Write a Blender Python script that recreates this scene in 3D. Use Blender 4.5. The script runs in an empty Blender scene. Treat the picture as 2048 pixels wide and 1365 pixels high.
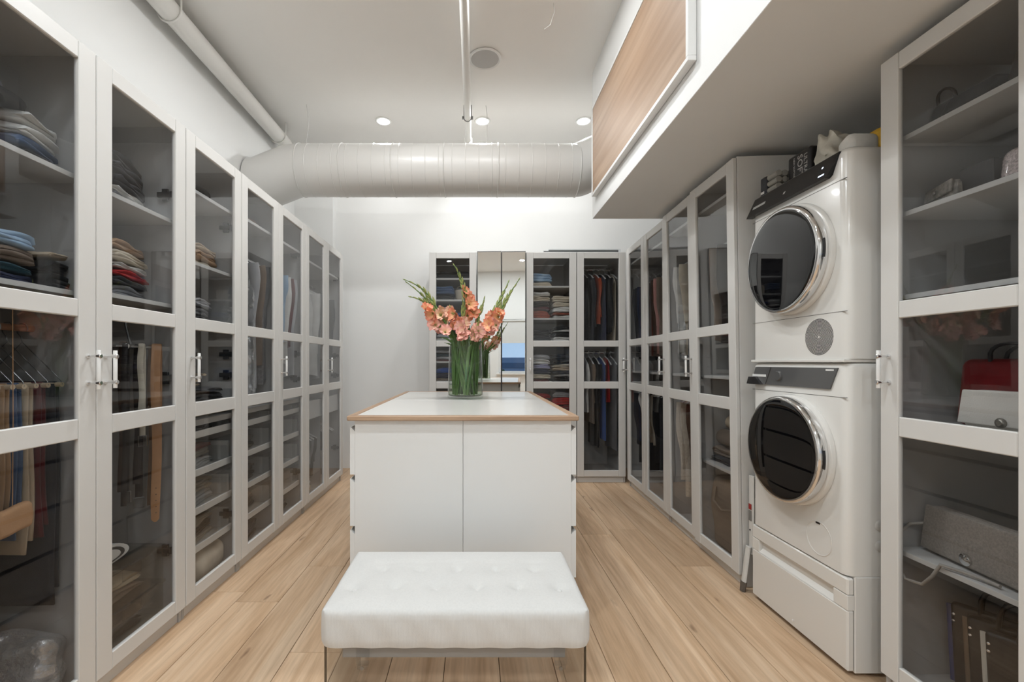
import bpy, math, random
from math import sin, cos, pi, radians, sqrt
from mathutils import Vector, Matrix

# ------------------------------------------------------------------ camera, world, exposure, lamps
SC = bpy.context.scene
COL = SC.collection
random.seed(7)
CAM_H = 1.234
FPX = 893.0                       # focal length in pixels of a 2048 px wide frame
cam_d = bpy.data.cameras.new('camera')
cam_d.sensor_width = 36.0
cam_d.lens = FPX / 2048 * 36.0
cam_d.shift_x = (1024 - 950) / 2048
cam_d.shift_y = (725 - 682.5) / 2048
cam_d.clip_start = 0.02
cam = bpy.data.objects.new('camera', cam_d)
cam.location = (0, 0, CAM_H)
cam.rotation_euler = (pi / 2, 0, 0)
COL.objects.link(cam)
SC.camera = cam

W = bpy.data.worlds.new('sky')
W.use_nodes = True
SC.world = W
wn = W.node_tree.nodes
wl = W.node_tree.links
# clear blue day with a few clouds, paler towards the horizon
wtc = wn.new('ShaderNodeTexCoord'); wsep = wn.new('ShaderNodeSeparateXYZ')
wl.new(wtc.outputs['Generated'], wsep.inputs[0])
wr = wn.new('ShaderNodeValToRGB')
wr.color_ramp.elements[0].position = 0.0; wr.color_ramp.elements[0].color = (.52, .72, 1.0, 1)
wr.color_ramp.elements[1].position = 0.6; wr.color_ramp.elements[1].color = (.10, .26, .72, 1)
wl.new(wsep.outputs['Z'], wr.inputs[0])
wno = wn.new('ShaderNodeTexNoise'); wno.inputs['Scale'].default_value = 5.0; wno.inputs['Detail'].default_value = 6
wmp = wn.new('ShaderNodeMapping'); wmp.inputs['Scale'].default_value = (1, 1, 2.6)
wl.new(wtc.outputs['Generated'], wmp.inputs[0]); wl.new(wmp.outputs[0], wno.inputs['Vector'])
wcr = wn.new('ShaderNodeValToRGB'); wcr.color_ramp.elements[0].position = .54; wcr.color_ramp.elements[1].position = .70
wl.new(wno.outputs['Fac'], wcr.inputs[0])
wmx = wn.new('ShaderNodeMix'); wmx.data_type = 'RGBA'; wmx.inputs[7].default_value = (1.1, 1.1, 1.1, 1)
wl.new(wcr.outputs[0], wmx.inputs[0]); wl.new(wr.outputs[0], wmx.inputs[6])
bg = wn['Background']
wl.new(wmx.outputs[2], bg.inputs[0])
bg.inputs[1].default_value = 1.0

SC.view_settings.view_transform = 'Standard'
SC.view_settings.look = 'None'
SC.view_settings.exposure = 0.15
SC.view_settings.gamma = 1.0
SC.view_settings.use_curve_mapping = False
SC.cycles.sample_clamp_indirect = 6.0
SC.cycles.transparent_max_bounces = 20
SC.cycles.use_light_tree = False
SC.cycles.max_bounces = 7
SC.cycles.diffuse_bounces = 4
SC.cycles.glossy_bounces = 4
SC.cycles.transmission_bounces = 4

CEIL = 3.61
LAMP_COL = (0.965, 0.985, 1.0)
FILL_COL = (0.88, 0.95, 1.0)        # added fill lamps out of view, cool against the warm floor bounce
# x, y, watts of every recessed lamp in the ceiling (far row first, then unseen lamps added for fill)
LAMPS = [(-0.90, 4.39, 9), (0.074, 4.39, 9), (1.067, 4.39, 9),
         (-0.60, 2.74, 19), (0.16, 2.62, 13), (-0.75, 0.75, 14), (0.0, 0.75, 14),  # added lamps out of view, placed to light island and bench
         (-0.60, -1.3, 18), (0.5, -1.3, 18), (1.8, -1.3, 18), (3.0, -1.3, 10)]  # added lamps behind the camera, frontal fill for island and bench

# ------------------------------------------------------------------ mesh helpers
class MB:
    def __init__(s):
        s.v = []; s.f = []
    def add(s, vs, fs):
        n = len(s.v)
        s.v += [tuple(p) for p in vs]
        s.f += [tuple(i + n for i in f) for f in fs]
        return s
    def box(s, x0, x1, y0, y1, z0, z1, c=0.0015):
        c = min(c, (x1 - x0) * .45, (y1 - y0) * .45, (z1 - z0) * .45)
        vs = []
        lo = (x0, y0, z0); hi = (x1, y1, z1)
        idx = {}
        for i in (0, 1):
            for j in (0, 1):
                for k in (0, 1):
                    b = (hi[0] if i else lo[0], hi[1] if j else lo[1], hi[2] if k else lo[2])
                    sg = (-1 if i else 1, -1 if j else 1, -1 if k else 1)
                    for a in range(3):
                        p = [b[q] + (sg[q] * c if q != a else 0) for q in range(3)]
                        idx[(i, j, k, a)] = len(vs); vs.append(tuple(p))
        fs = []
        for a in range(3):
            for e in (0, 1):
                o = [q for q in range(3) if q != a]
                ring = []
                for (m, n) in ((0, 0), (1, 0), (1, 1), (0, 1)):
                    key = [0, 0, 0]; key[a] = e; key[o[0]] = m; key[o[1]] = n
                    ring.append(idx[(key[0], key[1], key[2], a)])
                if (e == 0) != (a == 1): ring.reverse()
                fs.append(ring)
        for a in range(3):                       # edges along axis a
            o = [q for q in range(3) if q != a]
            for m in (0, 1):
                for n in (0, 1):
                    k0 = [0, 0, 0]; k1 = [0, 0, 0]
                    k0[a] = 0; k1[a] = 1
                    for k in (k0, k1): k[o[0]] = m; k[o[1]] = n
                    fs.append([idx[(*k0, o[0])], idx[(*k0, o[1])], idx[(*k1, o[1])], idx[(*k1, o[0])]])
        for i in (0, 1):
            for j in (0, 1):
                for k in (0, 1):
                    fs.append([idx[(i, j, k, a)] for a in range(3)])
        return s.add(vs, fs)
    def tube(s, pts, r, n=10, cap=True, flat=None):
        pts = [Vector(p) for p in pts]
        rs = r if isinstance(r, (list, tuple)) else [r] * len(pts)
        vs = []; fs = []
        up = None
        for i, p in enumerate(pts):
            d = (pts[min(i + 1, len(pts) - 1)] - pts[max(i - 1, 0)])
            if d.length < 1e-9: d = Vector((0, 0, 1))
            d.normalize()
            if up is None:
                a = Vector((0, 0, 1)) if abs(d.z) < .9 else Vector((1, 0, 0))
                if flat is not None: a = Vector(flat)
            else:
                a = up
            sx = d.cross(a)
            if sx.length < 1e-6: sx = d.cross(Vector((0, 1, 0.01)))
            sx.normalize()
            up = sx.cross(d).normalized()
            rr = rs[i]
            ra, rb = rr if isinstance(rr, (list, tuple)) else (rr, rr)
            for k in range(n):
                t = 2 * pi * k / n
                vs.append(p + sx * cos(t) * ra + up * sin(t) * rb)
        for i in range(len(pts) - 1):
            for k in range(n):
                k2 = (k + 1) % n
                fs.append((i * n + k, i * n + k2, (i + 1) * n + k2, (i + 1) * n + k))
        if cap:
            fs.append(tuple(reversed(range(n))))
            fs.append(tuple(range((len(pts) - 1) * n, len(pts) * n)))
        return s.add(vs, fs)
    def lathe(s, prof, n=32, o=(0, 0, 0), axis='z', closed=False):
        vs = []; fs = []
        for (r, h) in prof:
            for k in range(n):
                t = 2 * pi * k / n
                a, b = r * cos(t), r * sin(t)
                if axis == 'z': p = (o[0] + a, o[1] + b, o[2] + h)
                elif axis == 'y': p = (o[0] + a, o[1] + h, o[2] + b)
                else: p = (o[0] + h, o[1] + a, o[2] + b)
                vs.append(p)
        m = len(prof)
        for i in range(m - 1 + (1 if closed else 0)):
            i2 = (i + 1) % m
            for k in range(n):
                k2 = (k + 1) % n
                fs.append((i * n + k, i * n + k2, i2 * n + k2, i2 * n + k))
        if not closed:
            if prof[0][0] > 1e-6: fs.append(tuple(reversed(range(n))))
            if prof[-1][0] > 1e-6: fs.append(tuple(range((m - 1) * n, m * n)))
        return s.add(vs, fs)
    def prism(s, poly, a, b, axis='y'):
        n = len(poly)
        def P(u, v, h):
            return {'y': (u, h, v), 'x': (h, u, v), 'z': (u, v, h)}[axis]
        vs = [P(u, v, a) for u, v in poly] + [P(u, v, b) for u, v in poly]
        fs = [tuple(range(n)), tuple(reversed(range(n, 2 * n)))]
        for i in range(n):
            j = (i + 1) % n
            fs.append((i, i + n, j + n, j))
        return s.add(vs, fs)
    def grid(s, fn, nu, nv, closeu=False):
        vs = [fn(i / (nu if closeu else nu - 1), j / (nv - 1)) for j in range(nv) for i in range(nu)]
        fs = []
        for j in range(nv - 1):
            for i in range(nu if closeu else nu - 1):
                i2 = (i + 1) % nu
                fs.append((j * nu + i, j * nu + i2, (j + 1) * nu + i2, (j + 1) * nu + i))
        return s.add(vs, fs)
    def mesh(s, name, smooth=35):
        me = bpy.data.meshes.new(name)
        me.from_pydata(s.v, [], s.f)
        me.validate()
        import bmesh
        bm = bmesh.new(); bm.from_mesh(me)
        bmesh.ops.recalc_face_normals(bm, faces=bm.faces[:])
        bm.to_mesh(me); bm.free()
        if smooth:
            me.polygons.foreach_set('use_smooth', [True] * len(me.polygons))
            me.set_sharp_from_angle(angle=radians(smooth))
        me.update()
        return me
    def build(s, name, m, parent=None, smooth=35, loc=None, rot=None):
        return put(name, s.mesh(name, smooth), m, parent, loc, rot)

def put(name, me, m, parent=None, loc=None, rot=None):
    o = bpy.data.objects.new(name, me)
    if m is not None and not me.materials: me.materials.append(m)
    COL.objects.link(o)
    if parent is not None: o.parent = parent
    if loc is not None: o.location = loc
    if rot is not None: o.rotation_euler = rot
    return o

def bx(name, m, parent, x0, x1, y0, y1, z0, z1, c=0.0015):
    return MB().box(x0, x1, y0, y1, z0, z1, c).build(name, m, parent)

def empty(name, loc=(0, 0, 0), rz=0.0, rx=0.0):
    o = bpy.data.objects.new(name, None)
    o.empty_display_size = .05
    COL.objects.link(o)
    o.location = loc
    o.rotation_euler = (rx, 0, rz)
    return o

def tag(o, label, cat, group=None, kind=None):
    o['label'] = label; o['category'] = cat
    if group: o['group'] = group
    if kind: o['kind'] = kind
    return o

def struct(o, label=None):
    o['kind'] = 'structure'
    if label: o['label'] = label
    return o

# ------------------------------------------------------------------ materials
MATS = {}
def srgb(r, g, b):
    f = lambda c: c / 12.92 if c <= .04045 else ((c + .055) / 1.055) ** 2.4
    return (f(r / 255), f(g / 255), f(b / 255), 1.0)

def nodes_of(name):
    m = bpy.data.materials.new(name); m.use_nodes = True
    nt = m.node_tree
    return m, nt, nt.nodes, nt.links, nt.nodes['Principled BSDF']

def pm(name, col, rough=.5, metal=0.0, var=0.0, vscale=6.0, bump=0.0, bscale=200.0, stretch=(1, 1, 1),
       sheen=0.0, coat=0.0, spec=.5, sss=0.0):
    """plain procedural material: colour with a noise variation and a fine noise relief"""
    if name in MATS: return MATS[name]
    m, nt, N, L, P = nodes_of(name)
    c = srgb(*col)
    P.inputs['Roughness'].default_value = rough
    P.inputs['Metallic'].default_value = metal
    P.inputs['Specular IOR Level'].default_value = spec
    P.inputs['Sheen Weight'].default_value = sheen
    P.inputs['Coat Weight'].default_value = coat
    P.inputs['Coat Roughness'].default_value = .05
    tc = N.new('ShaderNodeTexCoord')
    mp = N.new('ShaderNodeMapping'); mp.inputs['Scale'].default_value = stretch
    L.new(tc.outputs['Object'], mp.inputs[0])
    if var:
        nz = N.new('ShaderNodeTexNoise'); nz.inputs['Scale'].default_value = vscale; nz.inputs['Detail'].default_value = 4
        L.new(mp.outputs[0], nz.inputs['Vector'])
        rp = N.new('ShaderNodeValToRGB')
        lo = [max(0, x * (1 - var)) for x in c[:3]] + [1]; hi = [min(1, x * (1 + var)) for x in c[:3]] + [1]
        rp.color_ramp.elements[0].color = lo; rp.color_ramp.elements[0].position = .3
        rp.color_ramp.elements[1].color = hi; rp.color_ramp.elements[1].position = .7
        L.new(nz.outputs['Fac'], rp.inputs[0]); L.new(rp.outputs[0], P.inputs['Base Color'])
    else:
        P.inputs['Base Color'].default_value = c
    if bump:
        nb = N.new('ShaderNodeTexNoise'); nb.inputs['Scale'].default_value = bscale; nb.inputs['Detail'].default_value = 3
        L.new(mp.outputs[0], nb.inputs['Vector'])
        bp = N.new('ShaderNodeBump'); bp.inputs['Strength'].default_value = bump; bp.inputs['Distance'].default_value = .002
        L.new(nb.outputs['Fac'], bp.inputs['Height']); L.new(bp.outputs[0], P.inputs['Normal'])
    MATS[name] = m
    return m

def glass(name, tint, ior=1.5, rough=0.0, boost=1.0):
    """thin sheet glass: tinted see-through plus a Fresnel mirror"""
    if name in MATS: return MATS[name]
    m, nt, N, L, P = nodes_of(name)
    N.remove(P)
    out = N['Material Output']
    tr = N.new('ShaderNodeBsdfTransparent'); tr.inputs[0].default_value = (*tint, 1)
    gl = N.new('ShaderNodeBsdfGlossy'); gl.inputs['Roughness'].default_value = rough
    fr = N.new('ShaderNodeFresnel'); fr.inputs[0].default_value = ior
    mu = N.new('ShaderNodeMath'); mu.operation = 'MULTIPLY'; mu.inputs[1].default_value = boost; mu.use_clamp = True
    mx = N.new('ShaderNodeMixShader')
    ge = N.new('ShaderNodeNewGeometry')           # only the outer faces mirror: no false total reflection inside the sheet
    iv = N.new('ShaderNodeMath'); iv.operation = 'SUBTRACT'; iv.inputs[0].default_value = 1.0
    m2 = N.new('ShaderNodeMath'); m2.operation = 'MULTIPLY'
    L.new(ge.outputs['Backfacing'], iv.inputs[1])
    L.new(fr.outputs[0], mu.inputs[0]); L.new(mu.outputs[0], m2.inputs[0]); L.new(iv.outputs[0], m2.inputs[1]); L.new(m2.outputs[0], mx.inputs[0])
    L.new(tr.outputs[0], mx.inputs[1]); L.new(gl.outputs[0], mx.inputs[2])
    L.new(mx.outputs[0], out.inputs[0])
    MATS[name] = m
    return m

def emit(name, col, s):
    if name in MATS: return MATS[name]
    m, nt, N, L, P = nodes_of(name)
    P.inputs['Base Color'].default_value = (.8, .8, .8, 1)
    P.inputs['Emission Color'].default_value = (*col, 1)
    P.inputs['Emission Strength'].default_value = s
    MATS[name] = m
    return m

def wood(name, base, dark, light, axis='y', scale=1.0, knots=True, rough=.45):
    """long-grain timber; every object gets its own cut of the grain"""
    if name in MATS: return MATS[name]
    m, nt, N, L, P = nodes_of(name)
    P.inputs['Roughness'].default_value = rough
    tc = N.new('ShaderNodeTexCoord'); oi = N.new('ShaderNodeObjectInfo')
    ml = N.new('ShaderNodeMath'); ml.operation = 'MULTIPLY'; ml.inputs[1].default_value = 37.0
    L.new(oi.outputs['Random'], ml.inputs[0])
    ad = N.new('ShaderNodeVectorMath'); ad.operation = 'ADD'
    L.new(tc.outputs['Object'], ad.inputs[0]); L.new(ml.outputs[0], ad.inputs[1])
    s = {'y': (9, .55, 9), 'x': (.55, 9, 9), 'z': (9, 9, .55)}[axis]
    mp = N.new('ShaderNodeMapping'); mp.inputs['Scale'].default_value = [q * scale for q in s]
    L.new(ad.outputs[0], mp.inputs[0])
    n1 = N.new('ShaderNodeTexNoise'); n1.inputs['Scale'].default_value = 1.3; n1.inputs['Detail'].default_value = 6; n1.inputs['Distortion'].default_value = 1.2
    n2 = N.new('ShaderNodeTexNoise'); n2.inputs['Scale'].default_value = 9; n2.inputs['Detail'].default_value = 3
    L.new(mp.outputs[0], n1.inputs['Vector']); L.new(mp.outputs[0], n2.inputs['Vector'])
    r1 = N.new('ShaderNodeValToRGB')
    e = r1.color_ramp.elements
    e[0].position = .28; e[0].color = srgb(*dark); e[1].position = .72; e[1].color = srgb(*light)
    q = e.new(.5); q.color = srgb(*base)
    L.new(n1.outputs['Fac'], r1.inputs[0])
    mx = N.new('ShaderNodeMix'); mx.data_type = 'RGBA'; mx.blend_type = 'MULTIPLY'; mx.inputs[0].default_value = .35
    r2 = N.new('ShaderNodeValToRGB'); r2.color_ramp.elements[0].position = .3; r2.color_ramp.elements[0].color = (.55, .5, .45, 1); r2.color_ramp.elements[1].position = .6
    L.new(n2.outputs['Fac'], r2.inputs[0])
    L.new(r1.outputs[0], mx.inputs[6]); L.new(r2.outputs[0], mx.inputs[7])
    col = mx.outputs[2]
    # board-to-board tone
    hs = N.new('ShaderNodeHueSaturation')
    mr = N.new('ShaderNodeMapRange'); mr.inputs[3].default_value = .86; mr.inputs[4].default_value = 1.10
    L.new(oi.outputs['Random'], mr.inputs[0]); L.new(mr.outputs[0], hs.inputs['Value']); L.new(col, hs.inputs['Color'])
    col = hs.outputs[0]
    if knots:
        vo = N.new('ShaderNodeTexVoronoi'); vo.inputs['Scale'].default_value = 1.0
        mk = N.new('ShaderNodeMapping'); mk.inputs['Scale'].default_value = {'y': (6.5, 2.0, 6), 'x': (2.0, 6.5, 6), 'z': (6, 6, 2)}[axis]
        L.new(ad.outputs[0], mk.inputs[0]); 
        nd = N.new('ShaderNodeTexNoise'); nd.inputs['Scale'].default_value = 5
        L.new(mk.outputs[0], nd.inputs['Vector'])
        va = N.new('ShaderNodeVectorMath'); va.operation = 'MULTIPLY_ADD'; va.inputs[1].default_value = (.25, .25, .25)
        L.new(nd.outputs['Color'], va.inputs[0]); L.new(mk.outputs[0], va.inputs[2])
        L.new(va.outputs[0], vo.inputs['Vector'])
        rk = N.new('ShaderNodeValToRGB'); rk.color_ramp.elements[0].position = .0; rk.color_ramp.elements[0].color = (.22, .14, .09, 1)
        rk.color_ramp.elements[1].position = .09; rk.color_ramp.elements[1].color = (1, 1, 1, 1)
        L.new(vo.outputs['Distance'], rk.inputs[0])
        mk2 = N.new('ShaderNodeMix'); mk2.data_type = 'RGBA'; mk2.blend_type = 'MULTIPLY'; mk2.inputs[0].default_value = .8
        L.new(col, mk2.inputs[6]); L.new(rk.outputs[0], mk2.inputs[7]); col = mk2.outputs[2]
    L.new(col, P.inputs['Base Color'])
    bp = N.new('ShaderNodeBump'); bp.inputs['Strength'].default_value = .12; bp.inputs['Distance'].default_value = .002
    L.new(n2.outputs['Fac'], bp.inputs['Height']); L.new(bp.outputs[0], P.inputs['Normal'])
    MATS[name] = m
    return m

def fabric(col, var=.10, rough=.9):
    return pm('fabric_%d_%d_%d' % col, col, rough, var=var, vscale=14, bump=.5, bscale=420, sheen=.15, spec=.2)

PAINT = pm('wall_paint', (234, 234, 232), .65, var=.012, vscale=2, bump=.06, bscale=90)
CEILP = pm('ceiling_paint', (240, 238, 234), .7, var=.012, vscale=2, bump=.05, bscale=90)
LACQ = pm('wardrobe_lacquer', (213, 211, 207), .38, var=.01, vscale=3)
CARC = pm('wardrobe_inside', (184, 182, 179), .5, var=.01, vscale=3)
WHITE = pm('white_lacquer', (232, 232, 230), .4, var=.008, vscale=3)
ENAMEL = pm('white_enamel', (226, 224, 219), .22, coat=.3)
CHROME = pm('chrome', (225, 225, 225), .07, metal=1)
STEEL = pm('brushed_steel', (150, 150, 150), .3, metal=1)
DARK = pm('dark_plastic', (28, 28, 30), .35)
PANE = glass('door_glass', (.86, .865, .87), 1.52, boost=1.3)
CLEAR = glass('clear_acrylic', (.93, .94, .95), 1.49)
VASEG = glass('vase_glass', (.95, .975, .965), 1.5, boost=1.8)
MIRROR = pm('mirror_silver', (235, 236, 234), .005, metal=1)
OAK = wood('oak_plank', (214, 182, 149), (192, 157, 122), (228, 200, 169))
RIM = wood('oak_rim', (178, 146, 118), (156, 122, 94), (196, 166, 138), axis='x', knots=False)
RIMY = wood('oak_rim_long', (178, 146, 118), (156, 122, 94), (196, 166, 138), axis='y', knots=False)
PLY = wood('birch_panel', (176, 147, 121), (164, 132, 104), (190, 162, 137), axis='y', scale=.35, knots=False, rough=.5)
# ------------------------------------------------------------------ the setting
XL, XR, YB, YR = -2.06, 2.16, 5.20, -2.60
XRR = 4.0                                     # the hall behind the camera is wider
fl = struct(bx('floor', pm('floor_joint', (70, 52, 38), .8), None, XL, XRR, YR, YB, -.06, -.022, 0), 'light oak plank floor')
PW = .222; x0 = .0996 - PW * 10
plank_meshes = {}
def plank(xa, ya, L):
    key = round(L, 2)
    if key not in plank_meshes:
        plank_meshes[key] = MB().box(0, PW - .0024, 0, key - .0024, -.022, 0, .0012).mesh('plank')
    put('plank', plank_meshes[key], OAK, fl, (xa, ya, 0))
rp = random.Random(3)
for i in range(28):
    xa = x0 + i * PW
    if xa < XL - .2 or xa > XRR: continue
    if xa + PW > XR + .05: yend = .6
    else: yend = YB
    y = YR - rp.choice([.1, .5, .9, 1.3, 1.7])
    while y < yend:
        L = rp.choice([1.6, 1.9, 2.2])
        plank(xa, y, L); y += L

struct(bx('wall_left', PAINT, None, XL - .1, XL, YR, YB + .1, 0, CEIL, 0))
struct(bx('wall_back', PAINT, None, XL, XR + .1, YB, YB + .1, 0, CEIL, 0))
struct(bx('wall_corner_chase', PAINT, None, XL, -1.622, 5.10, YB, 0, CEIL, .002), 'shallow boxed chase in the far corner')
struct(bx('wall_right', PAINT, None, XR, XR + .1, .60, YB, 0, CEIL, 0))
struct(bx('wall_hall_return', PAINT, None, XR + .1, XRR, .60, .70, 0, CEIL, 0))
struct(bx('wall_hall_right', PAINT, None, XRR, XRR + .1, YR, .70, 0, CEIL, 0))
struct(bx('ceiling', CEILP, None, XL - .1, XRR + .1, YR - .1, YB + .1, CEIL, CEIL + .1, 0))
BX, BY, BZ = .965, 3.667, 2.4126
struct(bx('wall_bulkhead', PAINT, None, BX, XR, .60, BY, BZ, CEIL, .002), 'dropped bulkhead above the wardrobes and laundry machines')
# rear wall with two windows
WINS = [(-.10, 1.06, .95, 2.36), (2.25, 3.55, .95, 2.36)]
wm = MB()
xs = [XL] + [q for w in WINS for q in w[:2]] + [XRR]
for i in range(0, len(xs), 2): wm.box(xs[i], xs[i + 1], YR - .2, YR, 0, CEIL, 0)
for w in WINS:
    wm.box(w[0], w[1], YR - .2, YR, 0, w[2], 0); wm.box(w[0], w[1], YR - .2, YR, w[3], CEIL, 0)
struct(wm.build('wall_rear', PAINT, None, 0))
for k, (a, b, c, d) in enumerate(WINS):
    w = struct(empty('window_%d' % (k + 1), ((a + b) / 2, YR, c)))
    hw = (b - a) / 2
    f = MB(); t = .05
    f.box(-hw, -hw + t, -.12, -.04, 0, d - c); f.box(hw - t, hw, -.12, -.04, 0, d - c)
    f.box(-hw + t, hw - t, -.12, -.04, 0, t); f.box(-hw + t, hw - t, -.12, -.04, d - c - t, d - c)
    f.box(.1, .15, -.12, -.04, t, d - c - t)
    f.build('window_frame', WHITE, w)
    bx('window_sill', WHITE, w, -hw - .06, hw + .06, -.13, .10, -.035, .0)
    for (p, q) in ((-hw + t, .1), (.15, hw - t)):
        bx('pane', glass('window_glass', (.95, .96, .96)), w, p, q, -.085, -.079, t, d - c - t, 0)
    sh = MB().box(-hw + .02, hw - .02, -.03, -.026, .80, d - c - .02, 0)
    sh.tube([(-hw + .02, -.02, d - c - .035), (hw - .02, -.02, d - c - .035)], .03, 12)
    sh.box(-hw + .02, hw - .02, -.036, -.02, .785, .805)
    sh.build('roller_shade', pm('shade_cloth', (214, 214, 212), .8, var=.02), w)
    P = bpy.data.lights.new('window_portal', 'AREA'); P.shape = 'RECTANGLE'; P.size = b - a - .1; P.size_y = d - c - .1
    P.cycles.is_portal = True
    po = bpy.data.objects.new('window_portal', P); COL.objects.link(po)
    po.location = ((a + b) / 2, YR - .14, (c + d) / 2); po.rotation_euler = (radians(90), 0, pi)

# ---- what the windows look out on
gnd = struct(bx('ground', pm('far_ground', (96, 104, 92), .9), None, -160, 160, -240, -14, -11, -10.5, 0))
for k, (xa, xb, yy, zt_, c) in enumerate([(-12, 14, -120, 2.6, (150, 164, 178)), (16, 44, -140, 4.2, (168, 178, 188)), (48, 70, -110, 9.0, (140, 150, 162))]):
    b_ = tag(empty('office_building', ((xa + xb) / 2, yy, -10.5)), ['wide low pale office block seen through the hall windows', 'taller pale office block beyond the first, through the hall windows', 'tallest grey office block seen through the far hall window'][k], 'building', 'office blocks outside')
    hw_ = (xb - xa) / 2
    bx('wall', pm('facade_%d' % k, c, .7), b_, -hw_, hw_, -8, 0, 0, zt_ + 10.5, .05)
    nrow = int((zt_ + 10.5) / 3)
    for q in range(nrow): bx('window_band', pm('facade_glass', (92, 112, 132), .2), b_, -hw_ + .5, hw_ - .5, .02, .12, 1 + 3 * q, 2.6 + 3 * q, .02)
rt = random.Random(5)
for k in range(9):
    r_ = tag(empty('street_tree', (-12 + 8.5 * k + rt.uniform(-.4, .4), -46 + rt.uniform(-3, 3), -10.5)), 'round green tree outside the hall windows, %s from the bare wall side' % ['first', 'second', 'third', 'fourth', 'fifth', 'sixth', 'seventh', 'eighth', 'ninth'][k], 'tree', 'trees outside')
    MB().tube([(0, 0, 0), (0, 0, 7)], [.3, .18], 8).build('trunk', pm('bark', (84, 70, 56), .9), r_)
    def crown(u, v, k=k):
        t = 2 * pi * u; q = pi * v; rr = 3.2 * (1 + .13 * sin(5 * t + k) * sin(3 * q) + .09 * sin(11 * t + 7 * q + k))
        return (rr * sin(q) * cos(t), rr * sin(q) * sin(t), 7.8 + rr * cos(q) * .95)
    MB().grid(crown, 24, 13, closeu=True).build('crown', pm('tree_green', (66, 98, 52), .9, var=.4, vscale=2.5, bump=1, bscale=4), r_, 80)

# ---- recessed lamps: the far row, then unseen ones added as fill light
lamp_ring = MB().lathe([(.058, 0), (.075, 0), (.078, -.004), (.074, -.009), (.060, -.009), (.056, -.004), (.052, .02), (.058, .02)], 32, closed=True).mesh('trim_ring')
lamp_lens = MB().lathe([(.0, .004), (.055, .004), (.055, .0), (.0, .0)], 24).mesh('lens')
names = {(-0.90, 4.39): 'recessed ceiling lamp above the tall side wardrobes, beyond the duct hanger wire',
         (0.074, 4.39): 'recessed ceiling lamp beside the thin ceiling pipe',
         (1.067, 4.39): 'recessed ceiling lamp beside the wooden wall panel'}
LN = ['recessed ceiling lamp over the island, nearer the long wardrobe row', 'recessed ceiling lamp over the middle of the island',
      'recessed ceiling lamp over the bench, nearer the long wardrobe row', 'recessed ceiling lamp over the middle of the bench',
      'first recessed ceiling lamp of the row behind the camera', 'second recessed ceiling lamp of the row behind the camera',
      'third recessed ceiling lamp of the row behind the camera', 'last recessed ceiling lamp of the row behind the camera']
for i, (x, y, watts) in enumerate(LAMPS):
    r = empty('recessed_lamp', (x, y, CEIL - .012))
    tag(r, names.get((x, y), LN[max(0, i - 3)]), 'lamp', 'recessed ceiling lamps')
    o = put('trim_ring', lamp_ring, WHITE, r, (0, 0, .012))
    o = put('lens', lamp_lens, emit('lamp_lens', (1, .96, .90), 14.0), r, (0, 0, 0))
    ld = bpy.data.lights.new('lamp_light', 'AREA'); ld.shape = 'DISK'; ld.size = .10; ld.energy = watts; ld.color = LAMP_COL if y > 1.5 else FILL_COL
    lo = bpy.data.objects.new('lamp_light', ld); COL.objects.link(lo)
    lo.parent = r; lo.location = (0, 0, -.006)

# ---- ceiling speaker
sp = tag(empty('ceiling_speaker', (.078, 3.485, CEIL)), 'round white ceiling speaker with grey grille beside the thin pipe', 'speaker')
MB().lathe([(.108, -.004), (.125, -.004), (.127, -.008), (.120, -.016), (.108, -.012)], 48, closed=True).build('trim_ring', WHITE, sp)
MB().lathe([(0, -.006), (.108, -.006), (.108, -.010), (0, -.014)], 48).build('grille', pm('speaker_grille', (196, 195, 193), .8, bump=.8, bscale=900), sp)

# ---- pipes
PIPE = pm('painted_pipe', (226, 224, 219), .45, var=.01)
pp = tag(empty('ceiling_pipe', (-1.95, 1.2, CEIL - .13)), 'thick white painted pipe running along the corner of wall and ceiling', 'pipe')
MB().tube([(0, 0, 0), (0, 3.4, 0)], .066, 24).build('pipe_run', PIPE, pp)
for y in (1.65, 3.22):
    st = MB().tube([(.03 * 0 + .075, y, .13), (.075, y, 0)] + [(.075 * cos(t), y, -.075 * sin(t)) for t in [pi * k / 12 for k in range(13)]] + [(-.075, y, .13)], (.0035, .010), 6) if False else MB()
    pts = [(.075, y, .128)] + [(.075 * cos(pi * k / 14), y, -.075 * sin(pi * k / 14)) for k in range(15)] + [(-.075, y, .128)]
    st.tube(pts, .006, 8)
    st.build('pipe_strap', PIPE, pp)
cp = tag(empty('sprinkler_pipe', (-.068, 1.6, CEIL - .12)), 'thin white pipe running down the middle of the ceiling', 'pipe')
MB().tube([(0, 0, 0), (0, 3.5, 0)], .030, 20).build('pipe_run', PIPE, cp)
MB().lathe([(.031, -.03), (.040, -.028), (.040, .028), (.031, .03)], 20, (0, 2.95, 0), 'y').build('pipe_coupling', PIPE, cp)
MB().lathe([(.031, -.02), (.036, -.018), (.036, .018), (.031, .02)], 20, (0, .93, 0), 'y').build('pipe_coupling', PIPE, cp)
h = MB().tube([(.034, 2.52, .118)] + [(.034 * cos(pi * k / 12), 2.52, -.034 * sin(pi * k / 12)) for k in range(13)] + [(-.034, 2.52, .118)], .004, 8)
h.box(.034, .050, 2.51, 2.53, -.012, .012); h.box(-.050, -.034, 2.51, 2.53, -.012, .012)
h.build('pipe_strap', pm('worn_zinc', (120, 120, 118), .45, metal=.6), cp)

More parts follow.
